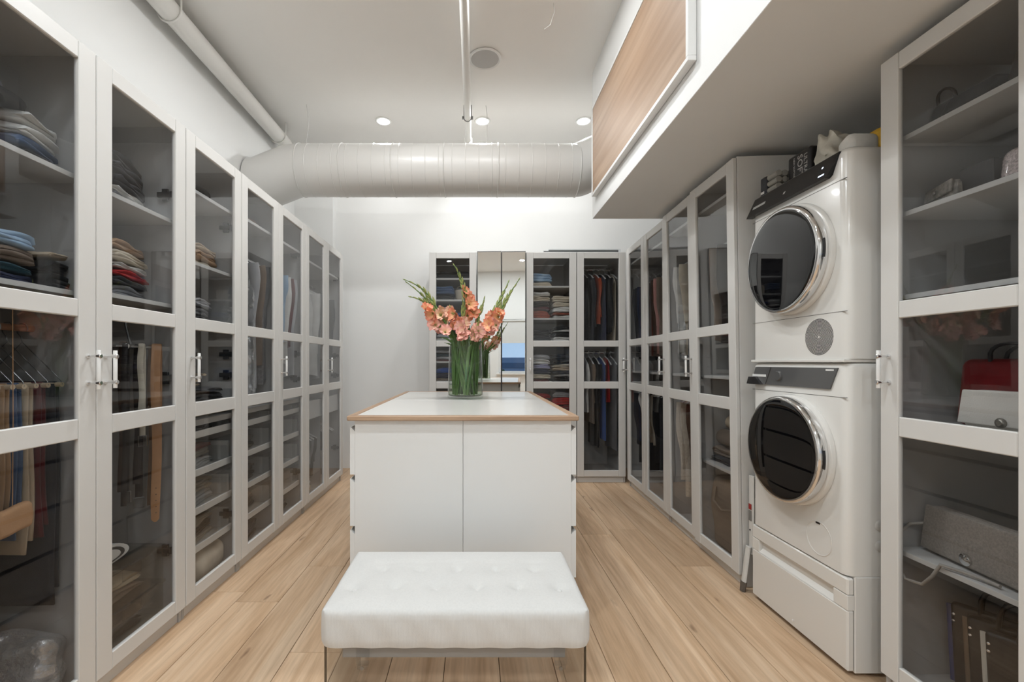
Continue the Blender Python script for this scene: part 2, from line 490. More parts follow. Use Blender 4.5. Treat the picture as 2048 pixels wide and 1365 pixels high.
# ---- duct
DUCT = pm('painted_duct', (214, 212, 208), .34, var=.015, vscale=2.5)
DY, DR = 4.13, .230
DZ = CAM_H + (725 - 343) * DY / FPX + .005
xd = lambda px: (px - 950) * DY / FPX
dr = tag(empty('air_duct', (0, DY, DZ)), 'large round white spiral air duct crossing the room below the ceiling', 'duct')
pts = [(-2.05, 0, -.175), (xd(536), 0, -.165), (xd(588), 0, -.03), (xd(607), 0, 0)]
def duct(name, pts, r=DR):
    return MB().tube(pts, r, 48, cap=False).build(name, DUCT, dr, smooth=60)
duct('duct_elbow', [(-2.05, 0, -.125), (xd(520), 0, -.125)])
duct('duct_elbow', [(xd(516), 0, -.125), (xd(524), 0, -.122), (xd(588), 0, -.004), (xd(606), 0, 0)])
segx = [xd(606), xd(690), xd(790), xd(890), xd(995), xd(1152)]
for a, b in zip(segx, segx[1:]):
    duct('duct_section', [(a, 0, 0), (b, 0, 0)])
for a in [xd(606)] + segx[1:]:
    MB().tube([(a - .006, 0, 0), (a, 0, 0), (a + .006, 0, 0)], [DR + .001, DR + .006, DR + .001], 48, cap=False).build('duct_seam', DUCT, dr)
n = 0
a = xd(606) + .09
while a < xd(1150):                             # fine spiral ribs
    MB().tube([(a - .004, 0, 0), (a, 0, 0), (a + .004, 0, 0)], [DR, DR + .0022, DR], 48, cap=False).build('duct_rib', DUCT, dr)
    a += .118
duct('duct_elbow', [(xd(1152), 0, 0), (xd(1153), 0, .0), (xd(1156), 0, .004), (xd(1330), 0, .36)])
def wire(name, x, y, z0, label, bend=.02):
    o = MB().tube([(x - .01, y, CEIL), (x, y, CEIL - .08), (x + bend * .3, y, (z0 + CEIL) / 2), (x - bend * .6, y, z0)], .0022, 6).build(name, pm('wire_white', (205, 203, 198), .6), None)
    return tag(o, label, 'wire', 'duct hanger wires')
wire('hanger_wire', xd(617), DY - .02, DZ + DR - .006, 'thin wire hanging from the ceiling to the end bend of the duct', .03)
wire('hanger_wire', xd(974), DY, DZ + DR - .002, 'thin wire hanging from the ceiling to the duct beside a lamp', .01)
w3 = MB().tube([(.52, 2.95, CEIL), (.525, 2.95, CEIL - .06), (.50, 2.97, CEIL - .13), (.46, 2.97, CEIL - .16)], .002, 6).build('loose_wire', MATS['wire_white'], None)
tag(w3, 'short loose wire dangling from the ceiling near the wooden panel', 'wire')

# ---- wooden panel on the bulkhead face
ar = tag(empty('wall_panel', (BX, 2.74, 2.90)), 'plain birch wood panel in a thin white frame on the bulkhead', 'panel')
y0, y1, z0, z1 = -.80, .805, -.352, .352
f = MB()
f.box(-.040, -.002, y0, y1, z0, z0 + .022); f.box(-.040, -.002, y0, y1, z1 - .022, z1)
f.box(-.040, -.002, y0, y0 + .022, z0 + .022, z1 - .022); f.box(-.040, -.002, y1 - .022, y1, z0 + .022, z1 - .022)
f.build('panel_frame', WHITE, ar)
bx('wood_sheet', PLY, ar, -.036, -.012, y0 + .0225, y1 - .0225, z0 + .0225, z1 - .0225, .0005)
# ------------------------------------------------------------------ wardrobes
ZB, ZT = .066, 2.357
GL = [(.130, .965), (1.036, 1.393), (1.455, 2.295)]
STILE = .070
door_mesh = {}
def door(parent, xa, w, handle=None, rot=0.0, side='l', y=0.0, mirror=False):
    """a three-light glass door; local x runs from its own first edge, front at y=0, thickness to +y"""
    key = round(w, 3)
    if key not in door_mesh:
        d = MB()
        t = .020
        d.box(0, STILE, 0, t, ZB, ZT, .002); d.box(w - STILE, w, 0, t, ZB, ZT, .002)
        zz = [ZB] + [q for g in GL for q in g] + [ZT]
        for i in range(0, len(zz), 2):
            d.box(STILE + .0006, w - STILE - .0006, .0006, t, zz[i], zz[i + 1], .003)
        p = MB()
        door_mesh[key] = (d.mesh('door'), [MB().box(STILE - .006, w - STILE + .006, .010, .0145, a - .006, b + .006, 0).mesh('pane') for a, b in GL])
    dm, pms = door_mesh[key]
    o = put('door', dm, LACQ, parent, (xa, y, 0))
    if rot: 
        o.rotation_euler = (0, 0, rot)
    for q in pms: put('pane', q, PANE, o)
    if handle:
        hx = .035 if handle == 'l' else w - .035
        for z in (1.160, 1.256):
            post = MB().lathe([(.0085, 0), (.0085, -.003), (.0045, -.010), (.0042, -.024), (.0080, -.030), (.0085, -.036), (.0085, -.047), (.006, -.049)], 14, (hx, 0, z), 'y')
            post.build('handle_post', CHROME, o)
        MB().lathe([(.0062, -.07), (.0068, -.069), (.0068, .069), (.0062, .07)], 14, (hx, -.039, 1.208), 'z').build('handle_bar', pm('frosted_acrylic', (240, 240, 238), .12, coat=.5), o)
    return o

SHELF_MESH = {}
def shelf(root, xa, xb, z, y0=.035, depth=.52, t=.018, m=None, name='shelf'):
    return bx(name, m or LACQ, root, xa, xb, y0, y0 + depth, z - t, z, .001)

def wardrobe(name, label, loc, rz, doors, depth=.58, rx=0.0, group='glass-door wardrobes', dividers=(), h=2.364, back=True, end=None):
    """doors: list of (width, handle side or None, rotation)"""
    r = empty(name, (loc[0], loc[1], 0), rz, rx)
    tag(r, label, 'wardrobe', group)
    Wd = sum(d[0] for d in doors)
    t = .018
    bx('side_panel', CARC, r, .0005, t, .022, depth, 0, h)
    bx('side_panel', end or CARC, r, Wd - t, Wd - .0005, .022, depth, 0, h)
    bx('back_panel', CARC, r, t, Wd - t, depth - .008, depth, .06, h - t)
    bx('top_panel', LACQ, r, t, Wd - t, .022, depth - .008, h - t, h)
    bx('bottom_panel', CARC, r, t, Wd - t, .022, depth - .008, .050, .068)
    bx('plinth', LACQ, r, t, Wd - t, .030, .046, 0, .050)
    for x in dividers: bx('divider', CARC, r, x - t / 2, x + t / 2, .026, depth - .009, .068, h - t - .001)
    x = 0
    for (w, hs, rot) in doors:
        g = .0018
        if rot > 0:   # hinged at the far (+x) edge
            o = door(r, x + g, w - 2 * g, hs)
            a = rot
            # rotate about the +x edge so that the free edge comes forward
            px = x + w - g
            wd = w - 2 * g
            o.rotation_euler = (0, 0, a)
            o.location = (px - wd * cos(a), 0 - wd * sin(a), 0)
        else:
            door(r, x + g, w - 2 * g, hs)
        x += w
    return r

def hinge(root, x, z, sgn):
    m = MB()
    m.lathe([(.017, 0), (.017, .006), (.012, .010)], 12, (x, .045, z), 'x')
    m.box(x - .004, x + .012 * sgn + (.001 if sgn > 0 else .006), .05, .11, z - .012, z + .012) if sgn > 0 else m.box(x - .012, x + .004, .05, .11, z - .012, z + .012)
    m.box(min(x, x + .01 * sgn), max(x, x + .01 * sgn) + .001, .06, .09, z - .028, z + .028)
    return m.build('hinge', pm('hinge_grey', (70, 70, 72), .4, metal=.5), root)

def rod(root, xa, xb, z, y=.29, r=.0125, m=None):
    return MB().tube([(xa, y, z), (xb, y, z)], r, 14).build('clothes_rod', m or CHROME, root)

def gdrawer(root, xa, xb, z, h=.150, y0=.045, depth=.48):
    """pull-out with a white lower rail and a glass front"""
    d = MB()
    d.box(xa, xb, y0, y0 + .016, z - .018, z + .018)
    d.box(xa, xb, y0 + .016, y0 + depth, z - .012, z - .004)
    d.box(xa, xa + .010, y0 + .016, y0 + depth, z - .003, z + h * .75); d.box(xb - .010, xb, y0 + .016, y0 + depth, z - .003, z + h * .75)
    o = d.build('drawer', pm('drawer_white', (236, 233, 226), .45), root)
    bx('glass_front', PANE, o, xa + .004, xb - .004, y0 + .006, y0 + .010, z + .0185, z + h, 0)
    return o

L90, R90 = pi / 2, -pi / 2
XW = -1.38
wAB = wardrobe('wardrobe', 'two-door glass wardrobe nearest the view with belts and trousers inside', (XW, 1.128), L90,
               [(.500, 'r', 0), (.504, 'l', 0)], dividers=(.500,))
wC = wardrobe('wardrobe', 'narrow single-door glass wardrobe beside the belts, with filled glass drawers', (XW, 2.134), L90, [(.507, 'l', 0)])
wDE = wardrobe('wardrobe', 'two-door glass wardrobe with a plastic-covered garment above glass drawers', (XW, 2.643), L90,
               [(.500, None, 0), (.502, 'l', 0)], dividers=(.500,))
wFG = wardrobe('wardrobe', 'two-door glass wardrobe at the far end of the long row, by the bare wall', (XW, 3.647), L90,
               [(.506, None, 0), (.512, 'l', 0)])
YBK = 4.555
B1 = wardrobe('wardrobe', 'narrow glass wardrobe behind the flowers, beside the mirror', (-.469, YBK), 0, [(.484, 'r', 0)])
B2 = wardrobe('wardrobe', 'narrow glass wardrobe of folded sweaters between mirror and hanging clothes', (.523, YBK), 0, [(.513, 'l', 0)])
B3 = wardrobe('wardrobe', 'glass wardrobe of dark hanging clothes in the far corner', (1.040, YBK), 0, [(.500, 'r', 0)])
rz = R90 - .0363
dirx, diry = cos(rz), sin(rz)
R1 = wardrobe('wardrobe', 'two-door glass wardrobe next to the corner with rust and beige clothes', (1.522, 4.457), rz,
              [(.502, 'l', 0), (.502, 'r', 0)], rx=radians(.3))
R2 = wardrobe('wardrobe', 'two-door glass wardrobe against the white appliances with a cream cardigan', (1.522 + 1.005 * dirx, 4.457 + 1.005 * diry), rz,
              [(.502, 'r', 0), (.504, None, radians(1.6))], rx=radians(.85), dividers=(.500,), end=LACQ)
R3 = wardrobe('wardrobe', 'glass wardrobe full of handbags beside the appliances', (1.530, 1.687), R90, [(.500, 'l', 0), (.500, 'r', 0)], depth=.60)

# mirror-fronted cabinet
mc = tag(empty('mirror_cabinet', (.021, YBK - .004, 0)), 'tall cabinet with two narrow mirror doors behind the flowers', 'cabinet')
MW = .497
bx('side_panel', CARC, mc, 0, .018, .024, .58, 0, 2.372); bx('side_panel', CARC, mc, MW - .018, MW, .024, .58, 0, 2.372)
bx('top_panel', LACQ, mc, .018, MW - .018, .024, .58, 2.354, 2.372); bx('back_panel', CARC, mc, .018, MW - .018, .572, .58, .06, 2.353)
bx('plinth', LACQ, mc, .018, MW - .018, .03, .046, 0, .05)
FR = pm('mirror_edge', (88, 86, 84), .35, metal=.7)
for k in (0, 1):
    a = k * MW / 2 + .002; b = (k + 1) * MW / 2 - .002
    d = bx('door', FR, mc, 0, b - a, .004, .020, .06, 2.366, .001)          # both doors stand a little ajar
    d.location = (a, 0, 0); d.rotation_euler = (0, 0, radians(-2.9))
    bx('mirror', MIRROR, d, .0045, b - a - .0045, 0, .0035, .066, 2.358, .0005)

# ------------------------------------------------------------------ island of four chests under one top
IX, IY, IH = -.0545, 2.03, .971
ic = tag(empty('island_worktop', (IX, IY, IH)), 'white island top with an oak rim, vase standing on it', 'worktop')
hw, L = .521, 1.712
bx('top_sheet', pm('worktop_laminate', (226, 224, 219), .28, var=.01, coat=.15), ic, -hw + .036, hw - .036, -.030 + .036, L / 2 - .030 - .0008, .0005, .0205, .0008)
bx('top_sheet', MATS['worktop_laminate'], ic, -hw + .036, hw - .036, L / 2 - .030 + .0008, L - .030 - .036, .0005, .0205, .0008)
rm = lambda n, m, *b: bx(n, m, ic, *b, .004)
rm('rim', RIM, -hw, hw, -.030, -.030 + .0355, .0, .0222)
rm('rim', RIM, -hw, hw, L - .030 - .0355, L - .030, .0, .0222)
rm('rim', RIMY, -hw, -hw + .0355, -.030 + .036, L - .030 - .036, .0, .0222)
rm('rim', RIMY, hw - .0355, hw, -.030 + .036, L - .030 - .036, .0, .0222)
CH_L, CH_D = .812, .492
def chest(label, x_in, sgn, ya, lbl2):
    """drawer chest: its closed side faces the camera, its drawers face +-x"""
    r = tag(empty('drawer_chest', (x_in, ya, 0)), label, 'drawers', 'drawer chests under the island top')
    X = lambda a, b: (min(a * sgn, b * sgn), max(a * sgn, b * sgn))
    e = .0008
    bx('side_panel', WHITE, r, *X(e, CH_D), 0, .018, .0, IH - .0005, .001); bx('side_panel', WHITE, r, *X(e, CH_D), CH_L - .019, CH_L - e, 0, IH - .0005, .001)
    bx('top_panel', WHITE, r, *X(e, CH_D), .0185, CH_L - .0195, IH - .019, IH - .0005); bx('back_panel', WHITE, r, *X(e, .008), .0185, CH_L - .0195, 0, IH - .02)
    pitch = .2345
    for k in range(4):
        z1 = IH - .034 - k * pitch; z0 = z1 - pitch + .020
        a, b = CH_D - .004, CH_D + .0225
        # front board with a bevelled finger edge along its top
        poly = [(a * sgn, z0), (b * sgn, z0), (b * sgn, z1), ((b - .004) * sgn, z1), (a * sgn, z1 - .022)]
        MB().prism(poly, .003, CH_L - .004, 'y').build('drawer', WHITE, r, 20)
        bx('drawer_box', pm('drawer_inside', (196, 180, 158), .6), r, *X(.03, CH_D - .005), .03, CH_L - .03, z0 + .01, z1 - .05)
    return r
chest('white four-drawer chest, near half of the island, facing the belts and tall wardrobes', IX, -1, IY, '')
chest('white four-drawer chest, near half of the island, facing the laundry machines', IX, 1, IY, '')
chest('white four-drawer chest, far half of the island, facing the long row of wardrobes', IX, -1, IY + CH_L, '')
chest('white four-drawer chest, far half of the island, facing the corner wardrobes', IX, 1, IY + CH_L, '')

# ------------------------------------------------------------------ tufted bench
bn = tag(empty('tufted_bench', (-.0615, 1.373, 0)), 'white button-tufted bench on clear acrylic legs in front of the island', 'bench')
BW, BD, B0, B1z = .84, .445, .352, .463
btn = []
for j in range(2):
    for i in range(5 if j else 6):
        btn.append((-.35 + (i + (.5 if j else 0)) * .14, .15 + j * .130))
def cushion_top(u, v):
    # rounded-rectangle footprint, domed top, dimples at the buttons
    x = (u - .5) * BW; y = v * BD
    ex = min(u, 1 - u) * BW; ey = min(v, 1 - v) * BD
    e = min(ex, ey)
    z = B1z + .016 * (1 - math.exp(-e / .06)) 
    rr = .010
    if e < rr: z -= rr - sqrt(max(0, rr * rr - (rr - e) ** 2))
    for (a, b) in btn:
        d2 = (x - a) ** 2 + (y - b) ** 2
        z -= .014 * math.exp(-d2 / (2 * .014 ** 2)) + .009 * math.exp(-d2 / (2 * .040 ** 2))
    z -= .0050 * math.exp(-((y - .325) / .014) ** 2) * (.6 + .4 * cos(x * 45)) if abs(x) < BW * .45 else 0
    # rounded plan corners
    cr = .035
    if ex < cr and ey < cr:
        dx, dy = cr - ex, cr - ey
        l = sqrt(dx * dx + dy * dy)
        if l > cr:
            k = cr / l
            x = math.copysign(BW / 2 - cr + dx * k, x) if True else x
            y = (cr - dy * k) if v < .5 else (BD - cr + dy * k)
    return (x, y, z)
nu, nv = 90, 56
cu = MB(); cu.grid(cushion_top, nu, nv)
ring = [i for i in range(nu)] + [j * nu + nu - 1 for j in range(1, nv)] + [(nv - 1) * nu + i for i in range(nu - 2, -1, -1)] + [j * nu for j in range(nv - 2, 0, -1)]
base = len(cu.v); nr = len(ring)
rows = 7
for r_ in range(1, rows + 1):
    t = r_ / rows
    for q in ring:
        x, y, z = cu.v[q]
        zz = z + (B0 - z) * t
        bulge = .002 * sin(pi * t) 
        cx, cy = x / (BW / 2), (y - BD / 2) / (BD / 2)
        wob = .0015 * sin(x * 60 + zz * 40)
        nx = cx * bulge if abs(cx) > .97 else 0; ny = cy * bulge if abs(cy) > .97 else 0
        if r_ == rows: nx -= cx * .004; ny -= cy * .004
        cu.v.append((x + nx, y + ny + (wob if abs(cy) > .97 else 0), zz))
for r_ in range(rows):
    for i in range(nr):
        j = (i + 1) % nr
        A = (lambda k: ring[k]) if r_ == 0 else (lambda k, b=base + (r_ - 1) * nr: b + k)
        cu.f.append((A(i), A(j), base + r_ * nr + j, base + r_ * nr + i))
cu.f.append(tuple(base + (rows - 1) * nr + i for i in range(nr)))
BENCHF = pm('bench_linen', (216, 215, 212), .85, var=.03, vscale=30, bump=.35, bscale=260, stretch=(6, 6, .6), sheen=.2, spec=.25)
cu.build('cushion', BENCHF, bn, 50)
for (a, b) in btn:
    MB().lathe([(0, .003), (.005, .002), (.008, 0), (.008, -.003), (0, -.003)], 12, (a, b, B1z - .008)).build('button', BENCHF, bn)
GREYM = pm('grey_metal', (150, 150, 149), .45, metal=.3)
f = MB()
f.box(-.355, .345, .030, .050, .305, .3515); f.box(-.355, .345, .40, .42, .305, .3515)
f.box(-.355, -.335, .0505, .3995, .305, .3515); f.box(.325, .345, .0505, .3995, .305, .3515)
f.build('seat_frame', GREYM, bn)
for s in (-1, 1):
    xc = s * .404
    lg = bx('leg', glass('acrylic_slab', (.93, .935, .93), 1.49, boost=1.4), bn, xc - .006, xc + .006, .02, .425, 0, .3515, .0005)
    bx('polished_edge', glass('acrylic_edge', (.42, .41, .39), 1.49), lg, xc - .0035, xc + .0035, .0172, .0195, 0, .3515, 0)
    for yy in (.012, .43):
        b = MB(); xx = -.289 if s < 0 else .328
        b.box(xx - .020, xx + .020, yy, yy + .016, .290, .3515, .003); b.box(xx - .016, xx + .016, yy, yy + .03, .278, .2895, .002)
        b.build('clear_bracket', CLEAR, bn)
        MB().lathe([(0, -.002), (.006, -.002), (.006, 0), (0, 0)], 12, (xx, yy, .2835), 'y').build('screw', STEEL, bn)

# ------------------------------------------------------------------ laundry: pedestal, washer, dryer   (local x: 0 = far end, front at y=0, faces -X)
LX, LY = 1.457, 2.347
ped = tag(empty('laundry_pedestal', (LX, LY, 0), R90), 'white drawer pedestal on the floor beneath the washing machine', 'pedestal')
bx('body', ENAMEL, ped, .004, .600, .030, .64, .012, .392, .004)
d = MB()
d.box(0, .600, 0, .028, .020, .260, .006); d.box(0, .600, 0, .028, .318, .386, .006)
d.box(0, .055, .0005, .028, .2595, .3185, .002); d.box(.530, .600, .0005, .028, .2595, .3185, .002)
d.build('drawer', ENAMEL, ped)
gr = MB().prism([(.0275, .2600), (.0015, .2600), (.0200, .2790), (.0200, .3170), (.0275, .3170)], .0555, .5295, 'x')
gr.build('recessed_grip', ENAMEL, ped, 20)
for (a, b) in ((.05, .08), (.55, .08), (.05, .58), (.55, .58)):
    MB().lathe([(.02, 0), (.02, .008), (.012, .012), (.012, .014)], 12, (a, b, 0)).build('foot', DARK, ped)
MB().lathe([(0, -.003), (.005, -.003), (.005, 0), (0, 0)], 12, (.30, 0, .05), 'y').build('drawer_pin', WHITE, ped)

def body_mesh(h, top_slope):
    """appliance shell with rounded front corners"""
    r = .035; P = []
    w, dp = .598, .62
    for k in range(7):
        t = pi / 2 * k / 6
        P.append((r - r * cos(t), r - r * sin(t)))
    for k in range(7):
        t = pi / 2 * k / 6
        P.append((w - r + r * sin(t), r - r * cos(t)))
    P += [(w, dp), (0, dp)]
    P = [(a, b) for a, b in P]
    m = MB(); n = len(P)
    lev = [(0, 0), (.004, 0), (h - .02, 0), (h - .006, .004), (h, .012)]
    vs = []
    for (z, ins) in lev:
        for (a, b) in P:
            ca, cb = w / 2, dp / 2
            vs.append((a + (ca - a) / ca * ins, b + ((cb - b) / cb * ins if b < cb else 0) + 0, z))
    fs = []
    for l in range(len(lev) - 1):
        for i in range(n):
            j = (i + 1) % n
            fs.append((l * n + i, l * n + j, (l + 1) * n + j, (l + 1) * n + i))
    fs.append(tuple(range(n))); fs.append(tuple((len(lev) - 1) * n + i for i in range(n)))
    m.add(vs, fs)
    return m

def porthole(r, cx, cz, ro=.250, glassm=None):
    d = MB().lathe([(ro - .030, -.0005), (ro - .002, -.0005), (ro, -.006), (ro - .004, -.018), (ro - .014, -.024), (ro - .030, -.024)], 64, (cx, 0, cz), 'y', closed=True)
    o = d.build('door', ENAMEL, r, 40)
    MB().lathe([(ro - .040, -.0245), (ro - .012, -.0245), (ro - .009, -.034), (ro - .010, -.056), (ro - .014, -.064), (ro - .024, -.067), (ro - .040, -.060)], 72, (cx, 0, cz), 'y', closed=True).build('chrome_ring', CHROME, o, 50)
    prof = [(0, -.0705)] + [((ro - .025) * sin(pi / 2 * k / 10), -.066 - .0045 * cos(pi / 2 * k / 10)) for k in range(1, 11)] + [(ro - .025, -.0605), (0, -.0605)]
    MB().lathe(prof, 64, (cx, 0, cz), 'y').build('door_glass', glassm, o, 40)
    MB().tube([(cx + (ro - .006) * cos(t), -.045, cz + (ro - .006) * sin(t)) for t in [radians(-9 + 18 * k / 8) for k in range(9)]], .004, 8).build('door_grip', DARK, o)
    return o

BLACKG = pm('smoked_door_glass', (8, 8, 10), .02, spec=.7)
wa = tag(empty('washing_machine', (LX, LY, .393), R90), 'white front-loading washing machine standing on the pedestal under the dryer', 'washer')
body_mesh(.838, 0).build('body', ENAMEL, wa, 40)
SCRG = pm('control_panel_grey', (88, 88, 88), .18, coat=.4)
zt, zb = .818, .730
MB().prism([(.045, zt), (.560, zt), (.520, zb), (.012, zb)], -.006, .02, 'y').build('control_panel', SCRG, wa, 20)
dd = MB().prism([(.044, zt - .002), (.160, zt - .002), (.118, zb + .002), (.010, zb + .002)], -.010, -.0062, 'y').build('detergent_drawer', SCRG, wa, 20)
MB().prism([(.006, zb + .036), (.062, zb + .036), (.105, zb - .001), (-.010, zb - .001)], -.024, -.0102, 'y').build('drawer_lip', DARK, dd, 20)
MB().box(.022, .128, -.0125, -.0103, zb + .038, zb + .050, .0005).build('white_strip', WHITE, dd)
MB().lathe([(.0, -.016), (.020, -.016), (.023, -.013), (.024, -.0062), (0, -.0062)], 32, (.215, 0, zb + .046), 'y').build('dial', SCRG, wa)
MB().box(.500, .542, -.0072, -.0061, zt - .012, zt - .006, .0003).build('badge', WHITE, wa)
bx('panel_seam', pm('seam_grey', (120, 118, 114), .6), wa, .004, .596, -.0006, .004, .700, .7022, 0)
porthole(wa, .300, .445, glassm=BLACKG)
fc = MB().lathe([(.066, -.0006), (.070, -.0018), (.072, -.0006), (.070, .001), (.066, .001)], 40, (.455, 0, .095), 'y', closed=True)
fc.build('filter_cover', ENAMEL, wa)
bx('cover_latch', DARK, wa, .440, .462, -.003, .0, .155, .162, .0005)
for (z, ln) in ((.655, .10), ):
    MB().tube([(.5975, .16, z), (.5975, .30, z + .03)], [(.030, .006)] * 2, 12).build('side_grip', pm('enamel_shadow', (206, 204, 199), .3), wa)
MB().lathe([(.20, .598), (.26, .598), (.262, .6015), (.255, .603), (.205, .603), (.198, .6015)], 56, (0, .40, .43), 'x', closed=True).build('side_embossing', ENAMEL, wa, 40)
for z in (.12, .20):
    MB().lathe([(0, .6015), (.018, .6015), (.022, .599), (0, .598)], 20, (0, .13, z), 'x').build('side_dimple', MATS['enamel_shadow'], wa)

dy = tag(empty('tumble_dryer', (LX, LY, 1.247), R90), 'white tumble dryer with a slanted black control panel, stacked on the washing machine', 'dryer')
dyb = body_mesh(.838, 0)
dyb.build('body', ENAMEL, dy, 40)
lip = MB().prism([(-.004, -.0005), (.602, -.0005), (.590, -.014), (.03, -.014)], -.006, .40, 'y') if False else MB()
lip.box(.004, .594, -.010, .12, -.0138, -.0004, .003)
lip.build('stacking_kit', ENAMEL, dy)
GLB = pm('control_panel_black', (12, 12, 14), .22, spec=.4)
zt, zb = .828, .742
cpn = MB()
cpn.add([(.030, -.004, zt), (.568, -.004, zt), (.530, -.022, zb + .008), (.515, -.024, zb), (-.012, -.024, zb), (.030, .016, zt), (.568, .016, zt), (.530, .01, zb + .008), (.515, .01, zb), (-.012, .01, zb)],
        [(0, 1, 2, 3, 4), (5, 6, 7, 8, 9), (0, 1, 6, 5), (1, 2, 7, 6), (2, 3, 8, 7), (3, 4, 9, 8), (4, 0, 5, 9)])
cpn.build('control_panel', GLB, dy, 20)
def on_panel(x0, x1, z0, z1, m, name):
    yy = lambda z: -.004 - (zt - z) / (zt - zb) * .020
    q = MB().add([(x0 + (z0 - z1) * -.0, yy(z0) - .0008, z0), (x1, yy(z0) - .0008, z0), (x1 + (z1 - z0) * .45, yy(z1) - .0008, z1), (x0 + (z1 - z0) * .45, yy(z1) - .0008, z1),
                  (x0, yy(z0) + .001, z0), (x1, yy(z0) + .001, z0), (x1 + (z1 - z0) * .45, yy(z1) + .001, z1), (x0 + (z1 - z0) * .45, yy(z1) + .001, z1)],
                 [(0, 1, 2, 3), (4, 5, 6, 7), (0, 1, 5, 4), (1, 2, 6, 5), (2, 3, 7, 6), (3, 0, 4, 7)])
    q.build(name, m, dy, 0)
on_panel(.028, .125, zb + .034, zb + .046, pm('strip_grey', (150, 148, 144), .3), 'drawer_strip')
on_panel(.475, .505, zb + .018, zb + .023, emit('status_light', (.55, .7, 1), 3), 'status_light')
on_panel(.486, .492, zb + .050, zb + .056, emit('status_light', (.55, .7, 1), 3), 'status_light')
on_panel(.258, .270, zb + .030, zb + .040, MATS['strip_grey'], 'power_mark')
bx('panel_seam', MATS['seam_grey'], dy, .004, .596, -.0006, .004, .712, .7142, 0)
bx('panel_seam', MATS['seam_grey'], dy, .004, .596, -.0006, .004, .188, .1902, 0)
porthole(dy, .300, .452, glassm=BLACKG)
vg = MB()
for k in range(14):
    rr = .008 + k * .0052; nn = max(6, int(2 * pi * rr / .0052))
    for q in range(nn):
        t = 2 * pi * (q + .5 * (k % 2)) / nn
        cx, cz = .455 + rr * cos(t), .094 + rr * sin(t)
        vg.lathe([(0, -.0009), (.0021, -.0009), (.0021, .0005), (0, .0005)], 5, (cx, 0, cz), 'y')
o = vg.build('vent_grille', DARK, dy, 0); o['kind'] = 'stuff'
MB().tube([(.5975, .16, .655), (.5975, .30, .685)], [(.030, .006)] * 2, 12).build('side_grip', MATS['enamel_shadow'], dy)
MB().lathe([(.20, .598), (.26, .598), (.262, .6015), (.255, .603), (.205, .603), (.198, .6015)], 56, (0, .40, .43), 'x', closed=True).build('side_embossing', ENAMEL, dy, 40)
# ------------------------------------------------------------------ soft goods and small things: builders
def at(cab, x, y, z, rz=0.0):
    """world place of a point given in a wardrobe's own frame, and the turn that goes with it"""
    M = Matrix.Rotation(cab.rotation_euler[2], 4, 'Z') @ Matrix.Rotation(cab.rotation_euler[0], 4, 'X')
    p = M @ Vector((x, y, z))
    return (p.x + cab.location.x, p.y + cab.location.y, p.z), (cab.rotation_euler[0], 0, cab.rotation_euler[2] + rz)

def rounded(w, d, h, r, n=5, fn=None, z0=0.0):
    """box with really rounded edges, base at z0, centred in x and y; fn bends every point"""
    m = MB(); key = {}
    def vid(p):
        q = Vector((max(-w / 2 + r, min(w / 2 - r, p[0])), max(-d / 2 + r, min(d / 2 - r, p[1])), max(r, min(h - r, p[2]))))
        dv = Vector(p) - q
        if dv.length > 1e-9: p = q + dv.normalized() * r
        p = Vector(p) + Vector((0, 0, z0))
        if fn: p = Vector(fn(*p))
        k = (round(p.x, 5), round(p.y, 5), round(p.z, 5))
        if k not in key:
            key[k] = len(m.v); m.v.append(tuple(p))
        return key[k]
    def axis_pts(L, lo):
        a = [0, r * .35, r * .75, r] if r > 0 else [0]
        inner = [r + (L - 2 * r) * k / n for k in range(1, n)]
        pts = a + inner + [L - t for t in reversed(a)]
        return [lo + t for t in pts]
    ax = axis_pts(w, -w / 2); ay = axis_pts(d, -d / 2); az = axis_pts(h, 0)
    def face(A, B, f):
        for i in range(len(A) - 1):
            for j in range(len(B) - 1):
                q = [vid(f(A[i], B[j])), vid(f(A[i + 1], B[j])), vid(f(A[i + 1], B[j + 1])), vid(f(A[i], B[j + 1]))]
                q = [v for k, v in enumerate(q) if v not in q[:k]]
                if len(q) > 2: m.f.append(tuple(q))
    face(ax, ay, lambda a, b: (a, b, 0)); face(ax, ay, lambda a, b: (a, b, h))
    face(ax, az, lambda a, b: (a, -d / 2, b)); face(ax, az, lambda a, b: (a, d / 2, b))
    face(ay, az, lambda a, b: (-w / 2, a, b)); face(ay, az, lambda a, b: (w / 2, a, b))
    return m

